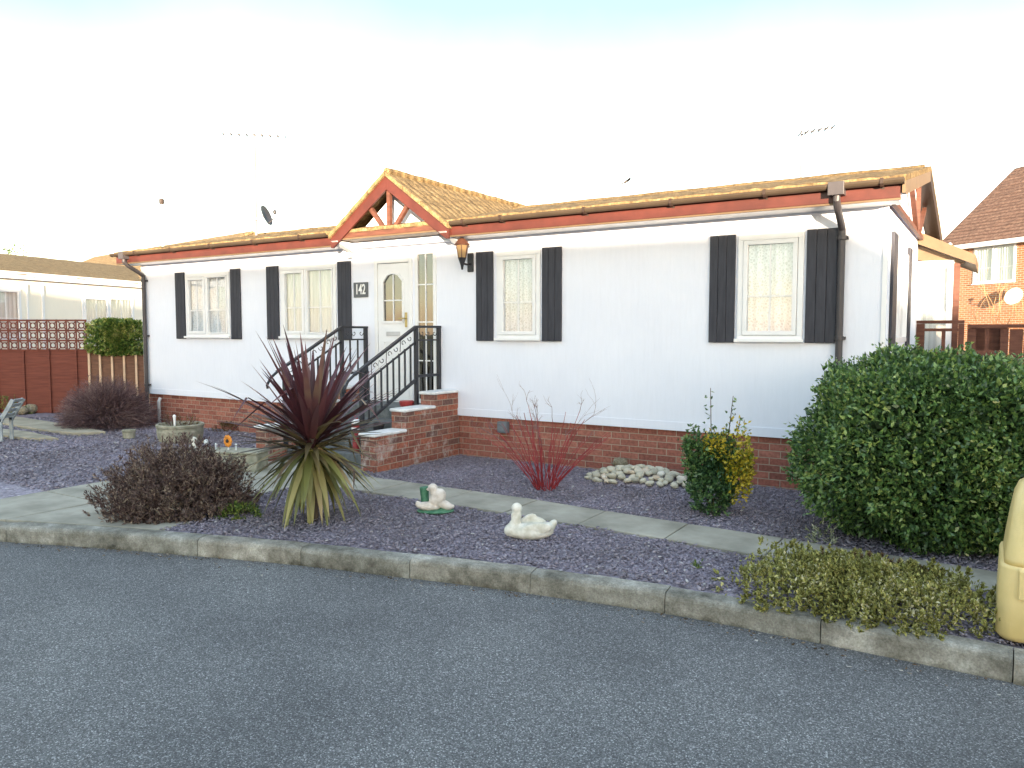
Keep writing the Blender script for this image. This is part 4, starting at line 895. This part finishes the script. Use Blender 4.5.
while len(placed) < 105 and tries < 6000:
    tries += 1; x = rp.uniform(-.56,.66); y = rp.uniform(-.30,.30)
    if (abs(x-.05)/.62)**2.2+(abs(y)/.31)**2 > 1: continue
    s_ = rp.uniform(.036,.060)
    if any((x-a)**2+(y-b)**2 < (.62*(s_+c))**2 for a, b, c in placed): continue
    placed.append((x, y, s_)); i = rp.randrange(5)
    o = pm[i] if first[i] else pm[i].copy()
    if not first[i]: COL.objects.link(o)
    first[i] = False
    w_ = Wd(-2.46+x, -.47+y, hcov(x, y)+s_*.45); o.location = w_; o.scale = (s_,)*3; o.rotation_euler = (rp.uniform(-.4,.4), rp.uniform(-.4,.4), rp.uniform(0,6.3))
    tag(o, 'rounded cream pebble in the pile beside the brick skirt', 'pebble', 'cream pebbles piled by the brick skirt')
m = MB(); 
for j in range(9):
    for i in range(16):
        x = -.56+1.22*i/15; y = -.32+.64*j/8; m.v.append((x, y, hcov(x, y)-.012 if hcov(x,y) > 0 else -.02))
m.f = [(j*16+i, j*16+i+1, (j+1)*16+i+1, (j+1)*16+i) for j in range(8) for i in range(15)]
m.build('pebble_mound', M['slate'], loc=Wd(-2.46,-.47,0), rz=ANG, kind='structure')
M['rock'] = noisy('rough_brown_rock', (.16,.13,.08), (.36,.32,.24), scale=6, rough=.95, bump=.7, bscale=25, dist=.02)
def rock(px, py, s_, label, seed, dz=.0, group=None, name='rock', mat=None):
    o = stone_mesh('rock', seed, M['rock'], amp=.5, ns=1.6).build(name, mat or M['rock'], loc=xy(px, py)+Vector((0,0,s_*.4+dz)), rz=seed, smooth=True, label=label, cat='rock', group=group); o.scale = (s_,)*3; return o
rock(620, 473, .10, 'rough brown rock standing at the back of the cream pebble pile', 21, dz=.08)
rock(66, 411, .20, 'pale rounded boulder beside the round twiggy bush', 22)
for i, (px, py) in enumerate(((14,413),(22,414),(30,413),(38,412),(46,411),(53,411),(60,412),(34,409),(50,408))):
    rock(px, py, .13+.02*(i % 3), ('left end', 'second from the left', 'third from the left', 'fourth from the left', 'middle', 'third from the right', 'right end', 'small back left', 'small back right')[i]+' rock of the sandstone row edging the bed before the fence', 30+i, group='edging rocks by the fence')

# ---------------------------------------------------------------- organic ornaments
M['swan'] = noisy('weathered_white_concrete', (.46,.44,.36), (.70,.68,.62), scale=14, rough=.85, bump=.4, bscale=90, dist=.003, detail=8)
M['duck'] = noisy('weathered_pinkish_white_concrete', (.48,.42,.36), (.70,.65,.60), scale=16, rough=.85, bump=.4, bscale=90, dist=.003, detail=8)
M['dgreen'] = noisy('faded_green_paint', (.03,.12,.07), (.10,.24,.15), scale=18, rough=.7)
def organic(m, name, mat, parent, vox=.006):
    o = m.build(name, mat, parent, smooth=True); r_ = o.modifiers.new('r', 'REMESH'); r_.mode = 'VOXEL'; r_.voxel_size = vox; r_.use_smooth_shade = True
    s_ = o.modifiers.new('s', 'SMOOTH'); s_.iterations = 5; s_.factor = .6; return o
Ry = lambda a: Matrix.Rotation(R(a), 3, 'Y'); Rz = lambda a: Matrix.Rotation(R(a), 3, 'Z')
sw = empty('swan_ornament', xy(530,541)+Vector((0,.06,0)), 0, 'weathered white swan ornament with a hollow back on the gravel', 'ornament')
m = MB()
m.ell((.0,0,.055), (.175,.085,.058)); m.ell((-.12,0,.07), (.07,.06,.05), Ry(-20)); m.ell((.10,0,.075), (.09,.07,.04), Ry(-14)); m.ell((.165,0,.105), (.04,.03,.028), Ry(-50)); 
m.ell((.03,.062,.10), (.105,.018,.052), Ry(8)); m.ell((.05,-.062,.09), (.11,.018,.040), Ry(-5)); m.ell((.0,.06,.135), (.055,.015,.03), Ry(-20))
m.tube([(-.12,0,.08),(-.100,0,.13),(-.088,0,.17),(-.088,0,.205)], [.045,.036,.030,.026], 12); m.ell((-.094,0,.222), (.040,.033,.038)); m.tube([(-.10,-.01,.21),(-.125,-.012,.175),(-.128,-.012,.13)], [.016,.013,.008], 8)
organic(m, 'body', M['swan'], sw); sw.scale = (1.08,1.08,1.1)
dk = empty('duck_pair_ornament', xy(435,514)+Vector((0,.05,0)), 0, 'white concrete duck ornament with a green reed stump and green base', 'ornament')
m = MB(); m.ell((.0,0,.018), (.155,.10,.022)); m.ell((.08,.0,.035), (.06,.05,.03)); organic(m, 'base', M['dgreen'], dk)
m = MB(); m.tube([(-.085,.03,.02),(-.09,.035,.12),(-.095,.035,.21)], [.036,.034,.040], 10); organic(m, 'reed_stump', M['dgreen'], dk)
m = MB(); m.ell((-.055,-.03,.062), (.10,.05,.036), Ry(4)); m.ell((-.14,-.03,.08), (.022,.018,.028)); m.ell((.02,-.03,.13), (.062,.05,.085), Ry(32)); m.ell((.075,-.03,.075), (.075,.042,.036), Ry(24)); m.ell((-.018,-.03,.215), (.040,.036,.036)); m.tube([(-.01,-.03,.16),(-.018,-.03,.21)], .030, 10); m.ell((-.052,-.03,.198), (.022,.013,.010), Ry(20)); m.ell((.12,-.03,.06), (.04,.025,.022)); organic(m, 'ducks', M['duck'], dk); dk.scale = (1.1,1.1,1.08)

# ---------------------------------------------------------------- planters and trinkets on the left
M['stonepot'] = noisy('weathered_stone_pot', (.19,.19,.14), (.38,.36,.29), scale=9, rough=.9, bump=.5, bscale=30)
bp = empty('barrel_planter', Wd(-9.35,-1.2,-.035), ANG, 'round weathered stone barrel planter with sparse dead plants and a white peg', 'planter')
m = MB(); m.lathe([(.23,-.02),(.27,.0),(.31,.10),(.325,.2),(.315,.25),(.33,.255),(.335,.29),(.32,.305),(.295,.30),(.285,.24),(.02,.235)], 28); m.build('pot', M['stonepot'], bp, smooth=False)
m = MB(); m.lathe([(.29,.235),(.2,.26),(.02,.27)], 20); m.build('soil', M['soil'], bp)
m = MB(); m.tube([(.14,-.18,.25),(.14,-.185,.42)], [.012,.02], 8); m.ell((.14,-.185,.43), (.026,.022,.028)); m.build('white_peg', M['whitepaint'], bp)
t_ = tuftbush(bp, 90, (.27,.26,.16), M['rust'], k=10, tl=.1, name='foliage', zc=.26)
m = MB()
for i in range(14):
    a = random.uniform(0,6.3); branch(m, Vector((.15*math.cos(a),.15*math.sin(a),.25)), Vector((.5*math.cos(a),.5*math.sin(a),1)).normalized(), .16, .004, 1, random.Random(i))
m.build('twigs', M['ptwig'], bp)
m = MB(); m.lathe([(.06,0),(.085,.02),(.09,.10),(.10,.12),(.10,.14),(.07,.135),(.06,.11)], 12); m.build('small_stone_pot', M['stonepot'], loc=Wd(-10.25,-1.45), rz=0, label='small square-looking stone pot left of the barrel planter', cat='pot')
o = empty('stone_figure', Wd(-8.25,-1.75), ANG, 'small pale stone bird figure on the gravel behind the dark heather', 'ornament')
m = MB(); m.ell((0,0,.07), (.055,.05,.08)); m.ell((0,0,.17), (.045,.04,.045)); m.ell((.05,0,.05), (.05,.03,.03)); organic(m, 'body', M['swan'], o, .008)
tp = empty('stone_trough', Wd(-6.75,-2.35), ANG+.42, 'low grey stone trough at the foot of the steps behind the spiky plant', 'planter')
m = MB(); m.box(-.42,.42,-.15,.15,0,.21); m.box(-.44,.44,-.17,.17,.212,.24); m.build('trough', M['stonepot'], tp, bevel=.01)
of = empty('orange_flower_ornament', Wd(-6.72,-2.38,.242), ANG, 'orange daisy-like ornament on short pegs standing on the stone trough', 'ornament')
M['orange'] = plain('orange_glaze', (.62,.22,.02), rough=.4); M['clear'] = plain('frosted_white_glass', (.6,.65,.68), rough=.3)
m = MB(); mm = Matrix.Rotation(R(80), 3, 'X')
for k_ in range(9):
    a = k_*2*math.pi/9; m.ell((.045*math.cos(a), 0, .105+.045*math.sin(a)), (.03,.012,.03), n=10, k=6)
m.build('petals', M['orange'], of, smooth=True); m = MB(); m.ell((0,-.012,.105), (.022,.012,.022)); m.build('centre', M['bracket'], of, smooth=True)
m = MB(); m.tube([(0,.005,0),(0,.005,.1)], .008, 6); m.build('peg', M['whitepaint'], of)
for dx, lab in ((-.27,'tiny frosted glass trinket at the left end of the stone trough'),(-.15,'tiny white peg trinket between the glass trinket and the orange ornament'),(.1,'tiny white peg trinket right of the orange ornament')):
    m = MB(); m.tube([(0,0,0),(0,0,.06)], [.008,.008], 6); m.ell((0,0,.09 if dx < -.2 else .065), (.03 if dx < -.2 else .013,)*3, n=10, k=6); m.build('trinket', M['clear'], loc=Wd(-6.72+dx*.9,-2.38+dx*.42,.242), label=lab, cat='ornament')
# fallen leaves and grit gathered at the foot of the kerb
def inroad(x, y): 
    k_ = ky(x)-.17; return y < k_-.01 and y > k_-.02-abs(random.gauss(0,.10))
M['litter'] = leafmat('dead_leaf_and_grit', [(0,(.05,.035,.02)),(.5,(.14,.09,.05)),(.8,(.25,.22,.18)),(1,(.45,.43,.4))], rough=.9, trans=0)
lt = chips('kerb_litter', 500, inroad, (-12,2,-7,-3.5), .008, .024, M['litter'], zlo=-.131, zhi=-.128, label='thin scatter of grit and dead leaf bits along the foot of the kerb', cat='litter')
M['redp'] = plain('red_paint', (.32,.04,.045), rough=.5); M['pinkp'] = plain('pink_white', (.7,.45,.42), rough=.5)
gn = empty('santa_figure', Wd(-5.70,-1.33,.165), ANG, 'small red and white figure on the bottom step beside the low brick wall', 'ornament')
m = MB(); m.lathe([(.03,.25),(.05,.26),(.052,.33),(.04,.36),(.02,.44)], 12); m.lathe([(.03,0),(.045,.02),(.04,.26)], 12); m.build('body', M['redp'], gn)
m = MB(); m.lathe([(.055,.345),(.06,.36),(.058,.385),(.03,.40)], 12); m.lathe([(.053,.27),(.056,.275),(.056,.295),(.053,.30)], 12); m.build('trim', M['whitepaint'], gn)
m = MB(); m.lathe([(.05,0),(.06,.02),(.075,.14),(.08,.145),(.08,.16),(.065,.16),(.06,.13)], 16); m.build('black_plant_pot', M['iron'], loc=Wd(-5.62,-1.02,.33), label='small black plant pot on a step beside the middle of the brick wall', cat='pot')
m = MB(); m.lathe([(.07,0),(.09,.02),(.10,.07),(.085,.08)], 16); m.build('red_dish', M['redp'], loc=Wd(-5.60,-.50,.65), label='small dark red dish on the landing beside the front door', cat='dish')

# galvanised seat at the left edge
M['galv'] = noisy('weathered_grey_metal', (.22,.25,.27), (.36,.40,.42), scale=8, rough=.6)
be = empty('garden_chair', (-7.62, 11.3, 0), 0, 'grey reclined garden chair cut off at the left edge on stone slabs', 'chair')
for y in (-.12,.12):
    m = MB(); m.bar((.1,y,.0),(.1,y,.34),.05,.03,up=(0,1,0)); m.bar((.1,y,.30),(.30,y,.62),.06,.03,up=(0,1,0)); m.build('back_frame', M['galv'], be, bevel=.004)
    m = MB(); m.bar((-.38,y,0),(-.38,y,.34),.05,.03,up=(0,1,0)); m.build('leg', M['galv'], be, bevel=.004)
m = MB(); m.box(-.42,.12,-.15,.15,.34,.365); m.build('seat', M['galv'], be, bevel=.004)
for k_ in range(4):
    m = MB(); t = .2+k_*.24; m.bar((.12+.19*t,-.104,.33+.3*t),(.12+.19*t,.104,.33+.3*t),.05,.012,up=(-.8,0,.5)); m.build('back_slat', M['galv'], be)

# ---------------------------------------------------------------- yellow grit bin
M['yellow'] = noisy('faded_yellow_plastic', (.62,.47,.19), (.70,.55,.26), scale=3, rough=.45, bump=.12, bscale=120, spec=.4)
gb_ = empty('grit_bin', Wd(.835,-3.50,.006), ANG, 'yellow plastic grit bin at the right edge standing by the kerb', 'grit bin')
def rr_rect(x0, x1, y0, y1, r, n=5):
    out = []
    for cx, cy, a0 in ((x1-r,y1-r,0),(x0+r,y1-r,90),(x0+r,y0+r,180),(x1-r,y0+r,270)):
        for i in range(n+1): a = R(a0+90*i/n); out.append((cx+r*math.cos(a), cy+r*math.sin(a)))
    return out
def loft(rings):
    m = MB(); k = len(rings[0][0]); 
    for P, z in rings: m.v += [(p[0], p[1], z(p) if callable(z) else z) for p in P]
    m.f = [(i*k+j, i*k+(j+1)%k, (i+1)*k+(j+1)%k, (i+1)*k+j) for i in range(len(rings)-1) for j in range(k)]+[tuple(range(k-1,-1,-1)), tuple((len(rings)-1)*k+j for j in range(k))]
    return m
W_ = .95; Dp = .62
def rg(i, z, f=0): return (rr_rect(i, W_-i, i+f, Dp-i*.6, .07), z)
loft([rg(.055,0),rg(.025,.012),rg(.008,.04),rg(.012,.22),rg(.016,.385),rg(.022,.40)]).build('lower_body', M['yellow'], gb_, smooth=True)
loft([rg(.034,.402),rg(.036,.43),rg(.044,.50,.03),rg(.060,.62,.10),rg(.075,.72,.18),rg(.095,.775,.24),rg(.13,.80,.28),rg(.16,.805,.30)]).build('lid', M['yellow'], gb_, smooth=True)
m = MB(); m.prism([(-.004,.24),(-.004,.385),(.008,.40),(.02,.385),(.02,.24)], .10, W_-.10, 'x'); m.build('front_ridge', M['yellow'], gb_, bevel=.004)
m = MB(); m.bar((.16,.055,.50),(.16,.185,.70),.03,.03); m.bar((W_-.16,.055,.50),(W_-.16,.185,.70),.03,.03); m.build('lid_rib', M['yellow'], gb_, bevel=.01)

# ---------------------------------------------------------------- left fence
FY = 15.3
lf = empty('lattice_topped_fence', (-10.9, FY, 0), 0, 'red brown panel fence with a ring lattice top at the left', 'fence')
m = MB()
for z in range(9): m.box(-2.6, 2.42, -.012-.01*(z % 2), .01, z*.14, z*.14+.145)
m.build('panel', M['fence'], lf)
for x in (-2.4,-1.9,-1.4,-.9,-.4,.1,.62,1.15,1.66,2.2):
    m = MB(); m.box(x-.02, x+.02, -.05, -.023, 0, 1.25); m.build('batten', M['fence'], lf)
for z in (1.26,1.45,1.65,1.85):
    m = MB(); m.box(-2.6,2.42,-.03,.0,z-.018,z+.018); m.build('lattice_rail', M['fence'], lf)
for k_ in range(27):
    x = -2.6+k_*.193; m = MB(); m.box(x-.014,x+.014,-.045,-.031,1.25,1.87); m.build('lattice_bar', M['fence'], lf)
ring = MB()
for k_ in range(26):
    for j in range(3):
        cx, cz = -2.6+(k_+.5)*.193, 1.355+j*.197; q_ = [(cx+.055*math.cos(a), -.02, cz+.055*math.sin(a)) for a in [i*math.pi/4+.4 for i in range(9)]]; ring.tube(q_, .014, 4, cap=False)
        for i in range(4): a = i*math.pi/2+math.pi/4; ring.tube([(cx+.05*math.cos(a),-.02,cz+.05*math.sin(a)),(cx+.11*math.cos(a),-.02,cz+.11*math.sin(a))], .012, 4, cap=False)
ro = ring.build('lattice_rings', M['fence'], lf); ro['kind'] = 'stuff'
bf = empty('brown_batten_fence', (-7.9, FY+.02, 0), 0, 'brown fence panel with pale battens below the ivy', 'fence')
m = MB()
for z in range(9): m.box(-.58, .9, -.01-.01*(z % 2), .01, z*.14, z*.14+.145)
m.build('panel', M['fencebrown'], bf)
for x in (-.55,-.33,-.09,.15,.39,.63):
    m = MB(); m.box(x-.02, x+.02, -.05, -.022, 0, 1.27); m.build('batten', M['fencetan'], bf)
M['ivy'] = leafmat('ivy_leaf', [(0,(.06,.12,.025)),(.5,(.15,.23,.05)),(.85,(.30,.34,.09)),(1,(.55,.52,.2))], rough=.4, nscale=4)
iv = empty('ivy_hedge', (-7.87, FY-.02, 1.52), 0, 'green ivy clump covering the top of the brown fence panel', 'ivy')
P, n_ = sup_ell(6500, (.62,.16,.33), p=5, depth=.3, lump=.12); V, F = leaves(P, n_+rng.normal(size=P.shape)*.5, .07, .055); npmesh('foliage', V, F, M['ivy'], iv)
P, n_ = sup_ell(1500, (.56,.10,.28), p=5, depth=.3); V, F = leaves(P, n_+rng.normal(size=P.shape), .09, .08); npmesh('inner_foliage', V, F, M['ivy'], iv)

# right gate and fence
def bars(t, spec, name, mat):
    for b in spec: m = MB(); m.box(*b); m.build(name, mat, t, bevel=.003)
ga = empty('open_topped_gate', Wd(-.02,2.35), ANG, 'dark brown timber gate with open squares at the top beside the home', 'gate')
bars(ga, [(0,.09,-.02,.03,0,1.71),(.27,.31,-.015,.025,1.36,1.64),(.44,.50,-.02,.03,0,1.71)], 'post', M['fencedark'])
bars(ga, [(.0,.50,-.018,.028,1.712,1.75),(.09,.44,-.015,.025,1.62,1.655),(.09,.44,-.015,.025,1.33,1.37)], 'rail', M['fencedark'])
bars(ga, [(.09,.44,-.01,.01,.02,1.328)], 'board_panel', M['fencedark'])
rf = empty('dark_timber_fence', Wd(.50,2.35), ANG, 'dark brown timber fence behind the large clipped bush at the right', 'fence')
bars(rf, [(.012,5,-.03,.03,1.66,1.70)], 'rail', M['fencedark'])
m = MB(); m.box(.012,.42,.0,.02,0,1.40); m.box(.012,.10,.0,.02,1.402,1.655); m.box(.19,.23,.0,.02,1.402,1.655); m.box(.34,.42,.0,.02,1.402,1.655); m.build('panel', M['fencedark'], rf)
m = MB(); m.box(.03,.41,.10,.12,1.3,1.66); m.build('panel_backing', M['fencedark'], rf)
bars(rf, [(.43+.135*k_, .43+.135*k_+.128, -.012*(k_ % 2), .02-.012*(k_ % 2), 0, 1.645+.01*math.sin(k_*2.1)) for k_ in range(30)], 'board', M['fencedark'])
bc = empty('bare_climber', Wd(.95,4.6), ANG, 'bare tangled sunlit climber stems above the dark timber fence', 'climber')
M['drytwig'] = plain('dry_tan_stem', (.34,.20,.10), rough=.8)
m = MB(); rc = random.Random(3)
for i in range(26):
    x = rc.uniform(-.6,1.3); branch(m, Vector((x, rc.uniform(-.2,.2), 1.45)), Vector((rc.uniform(-.5,.5),0,1)).normalized(), rc.uniform(.3,.6), .008, 2, rc, .6, .3)
m.build('twigs', M['drytwig'], bc)
for x in (-.4,.1,.6,1.1): m = MB(); m.tube([(x*.4,0,0),(x*.8,0,.8),(x,0,1.5)], [.02,.015,.01], 6); m.build('stem', M['drytwig'], bc)

# ---------------------------------------------------------------- neighbours
def box_home(t, L, Dp_, zw, ridge, over, wall, roofm, z0=0, x0=0, th=.08, fas=M['upvc'], holes=()):
    m = MB(); holes_wall(m, x0, x0+L, z0, zw, list(holes), 0, .2)
    m.box(x0, x0+.2, .202, Dp_-.2, z0, zw); m.box(x0+L-.2, x0+L, .202, Dp_-.2, z0, zw); m.box(x0, x0+L, Dp_-.2, Dp_, z0, zw)
    for a in (x0, x0+L-.2): m.prism([(.03,zw+.002),(Dp_-.03,zw+.002),(Dp_/2,ridge-.12)], a, a+.2, 'x')
    m.build('wall', wall, t)
    m = MB(); s_ = (ridge-zw)/(Dp_/2); ez = zw-s_*over+.06
    roof_plane(m, x0-.3, x0+L+.3, -over, ez, Dp_/2, ridge+.02, th=.07, step=.3, amp=.012); roof_plane(m, x0-.3, x0+L+.3, Dp_/2+.001, ridge+.02, Dp_+over, ez, th=.07, step=.3, amp=.012); m.build('roof', roofm, t)
    m = MB(); m.box(x0-.28, x0+L+.28, -over-.03, -over-.002, ez-.17, ez-.01); m.build('fascia', fas, t)
    m = MB(); m.box(x0-.25, x0+L+.25, -over, -.002, ez-.16, ez-.145); m.build('soffit', fas, t)
    m = MB(); m.box(x0+.3, x0+L-.3, .6, Dp_-.3, z0, zw-.1); m.build('interior', M['room'], t)
M['roofgold'] = roofmat('golden_brown_tiles', (.17,.115,.06), (.25,.175,.09), (.32,.235,.13), course=.3)
wh = empty('white_neighbour_home', (-11.7, 17.5, 0), math.atan2(.949,.316), 'sunlit white park home with brown roof behind the fence at the left', 'park home')
NW = [(2.25,3.93,1.45,2.57),(-1.6,.56,1.45,2.62)]
box_home(wh, 18, 6, 3.0, 3.72, .16, M['wallcream'], M['roofgold'], x0=-6, holes=NW)
for i, h in enumerate(NW): window(wh, *h, [.5,.5] if i == 0 else [.33,.34,.33], M['drape'])
m = MB(); m.box(1.1,1.16,-.03,-.002,.3,2.75); m.box(.7,.74,-.03,-.002,.3,2.75); m.build('trim', M['upvc'], wh)
for x in (.3,1.9,3.6,-1.5): m = MB(); m.box(x-.12,x+.12,-.40,-.385,2.93,2.955); m.build('gutter_bracket', M['trimtan'], wh)
bh = empty('rear_bungalow', (-8.4, 24.6, 0), math.atan2(.656,-.755), 'long golden brown roof of the bungalow showing behind the main home', 'bungalow')
ox = box_home(bh, 12, 6, 3.3, 4.8, .4, M['wallcream'], M['roofgold'], x0=0)
for ch in bh.children: ch.location.y -= 3
br = empty('brick_house', (16.4, 29, 0), math.atan2(-.951,.309), 'two storey orange brick house with a brown pantiled roof at the right', 'house')
BW = [(1.09,2.74,3.35,4.67),(4.6,6.4,3.35,4.67),(4.6,6.4,.9,2.2)]
box_home(br, 11, 7, 5.05, 8.0, .35, M['brickorange'], M['roofbrown'], x0=0, holes=BW)
for h in BW: window(br, *h, [.5,.5], M['drape'])
m = MB(); m.tube([(.35,-.35,4.9),(.35,-.2,4.8),(.35,-.08,4.6),(.35,-.08,0)], .05, 8); m.build('downpipe', M['upvc'], br)
def dish(name, loc, rz, rad, mat, label, tiltx=-20):
    t = empty(name, loc, rz, label, 'satellite dish'); mm = Matrix.Rotation(R(90+tiltx), 3, 'X')
    prof_ = [(rad*q/8, (q/8)**2*rad*.22) for q in range(1, 9)]+[(rad*q/8, (q/8)**2*rad*.22-.012) for q in range(8, 0, -1)]
    m = MB(); m.lathe(prof_, 24, m=mm); m.build('reflector', mat, t, smooth=False)
    m = MB(); m.tube([mm @ Vector((0,-rad*.8,.0)), mm @ Vector((0,-rad*.5,rad*.9)), mm @ Vector((0,-.02,rad*1.05))], .012, 6); m.ell(mm @ Vector((0,0,rad*1.05)), (.035,.035,.05), n=10, k=6); m.build('receiver_arm', mat, t)
    m = MB(); m.tube([(0,.02,0),(0,.16,-.05),(0,.22,-.05)], .018, 6); m.build('bracket', M['alu'], t); return t
e_ = Vector((.309,-.951,0)); nn = Vector((-.951,-.309,0))
dish('satellite_dish', Vector((16.4,29,2.83))+e_*2.95+nn*.25, math.atan2(-.951,.309)+.1, .30, M['whitepaint'], 'white satellite dish on the orange brick house wall')
# roof furniture
def at(px, py, dep):  # world point seen at that pixel, dep metres along the view axis
    a = (px-512)/765; b = -(py-384)/765; c, s_ = math.cos(math.atan(51/765)), math.sin(math.atan(51/765)); d = Vector((a, c+b*s_, -s_+b*c)); return d*(dep/d.y)+Vector((0,0,1.6))
M['aerial'] = plain('weathered_grey_aerial', (.16,.16,.18), rough=.5)
an = empty('television_aerial', at(256.5,236,15.0)+Vector((0,0,.05)), ANG, 'tall faint television aerial mast at the left end of the home', 'aerial')
def yagi(t, h, L, rz, n=9, mastr=.018, tilt=.0):
    m = MB(); m.tube([(0,0,-.3),(0,0,h)], mastr, 8); m.build('mast', M['aerial'], t)
    c, s_ = math.cos(rz), math.sin(rz); m = MB(); m.tube([(-L*.5*c,-L*.5*s_,h-.03-tilt*.5),(L*.5*c,L*.5*s_,h-.03+tilt*.5)], .016, 6); m.build('boom', M['aerial'], t)
    for k_ in range(n):
        q_ = -.5+k_/(n-1); m = MB(); hl = .16-.004*k_; m.tube([(L*q_*c+hl*s_, L*q_*s_-hl*c, h-.03+tilt*q_),(L*q_*c-hl*s_, L*q_*s_+hl*c, h-.03+tilt*q_)], .009, 5); m.build('element', M['aerial'], t)
yagi(an, 1.90, 1.15, .75, 9, mastr=.026)
m = MB(); m.tube([(0,0,1.78),(.16,.10,1.93)], .014, 6); m.build('strut', M['galv'], an)
dish('roof_satellite_dish', at(265,216,14.9), 1.45, .20, M['dishgrey'], 'small dark grey satellite dish seen edge-on above the left roof')
fl = empty('flue_pipe', at(163,247,14.3), 0, 'thin white flue pipe with a dark cap at the left end of the roof', 'flue')
m = MB(); m.tube([(0,0,-.1),(0,0,.78)], .022, 8); m.build('pipe', M['whitepaint'], fl)
m = MB(); m.lathe([(.03,.78),(.045,.80),(.045,.87),(.01,.89)], 10); m.build('cap', M['bracket'], fl)
a2 = empty('short_television_aerial', at(801,176,12.5), ANG, 'short television aerial on a thin mast above the right part of the roof', 'aerial')
yagi(a2, .72, .50, .4, 6, mastr=.020, tilt=.08)
for c_ in a2.children:
    if c_.name.split('.')[0] in ('boom','element'): c_.location.x = .22

bd = empty('flying_bird', at(627,181,13.5), 0, 'small dark bird gliding just above the roof line', 'bird')
m = MB(); m.ell((0,0,0), (.075,.02,.02), Ry(-28)); m.tube([(.01,0,.01),(.04,-.12,.03),(.0,-.24,.0)], [.02,.014,.004], 6); m.tube([(.01,0,.01),(.04,.12,.03),(.0,.24,.0)], [.02,.014,.004], 6); m.tube([(-.05,0,-.03),(-.11,0,-.06)], [.014,.008], 6); organic(m, 'body', M['bracket'], bd, .005)
# distant tree tops
def tree(loc, h, r, label, n=2600):
    t = empty('distant_tree', loc, 0, label, 'tree'); m = MB(); m.tube([(0,0,0),(.1,0,h*.5),(0,.1,h*.85)], [.22,.15,.05], 8); m.build('trunk', M['twig'], t)
    P, n_ = sup_ell(n, (r,r,h*.35), depth=.6, lump=.5, freq=2); P[:,2] += h*.65; V, F = leaves(P, n_+rng.normal(size=P.shape), .22, .14); npmesh('crown', V, F, M['laurelin'], t)
tree((-35.6,54,0), 8.3, 1.5, 'dark tree top just above the white home roof at the far left')
tree((-31,60,0), 6.9, 2.2, 'faint low tree top beyond the white home roof ridge')

# ---------------------------------------------------------------- home across the road (behind the camera), shades the garden
oh = empty('opposite_home', Wd(17.2,-23.3), ANG+math.pi, 'long white park home across the road, behind the photographer', 'park home')
OW = [(1.5,3.2,1.4,2.6),(5,6.6,1.4,2.6),(11,12.6,1.4,2.6)]
box_home(oh, 18.1, 5.8, 3.2, 4.6, .35, M['wall'], M['roofgold'], x0=0, holes=OW)
for h in OW: window(oh, *h, [.5,.5], M['lace'])

gr = empty('added_shade_block', Wd(24.5,-23.3), ANG+math.pi, 'low white gabled block added behind the photographer to shade the right fence', 'shade block')  # unseen block, added so the right fence falls in shade
box_home(gr, 6.9, 5.2, 2.8, 4.02, .3, M['wall'], M['roofgold'], x0=0)
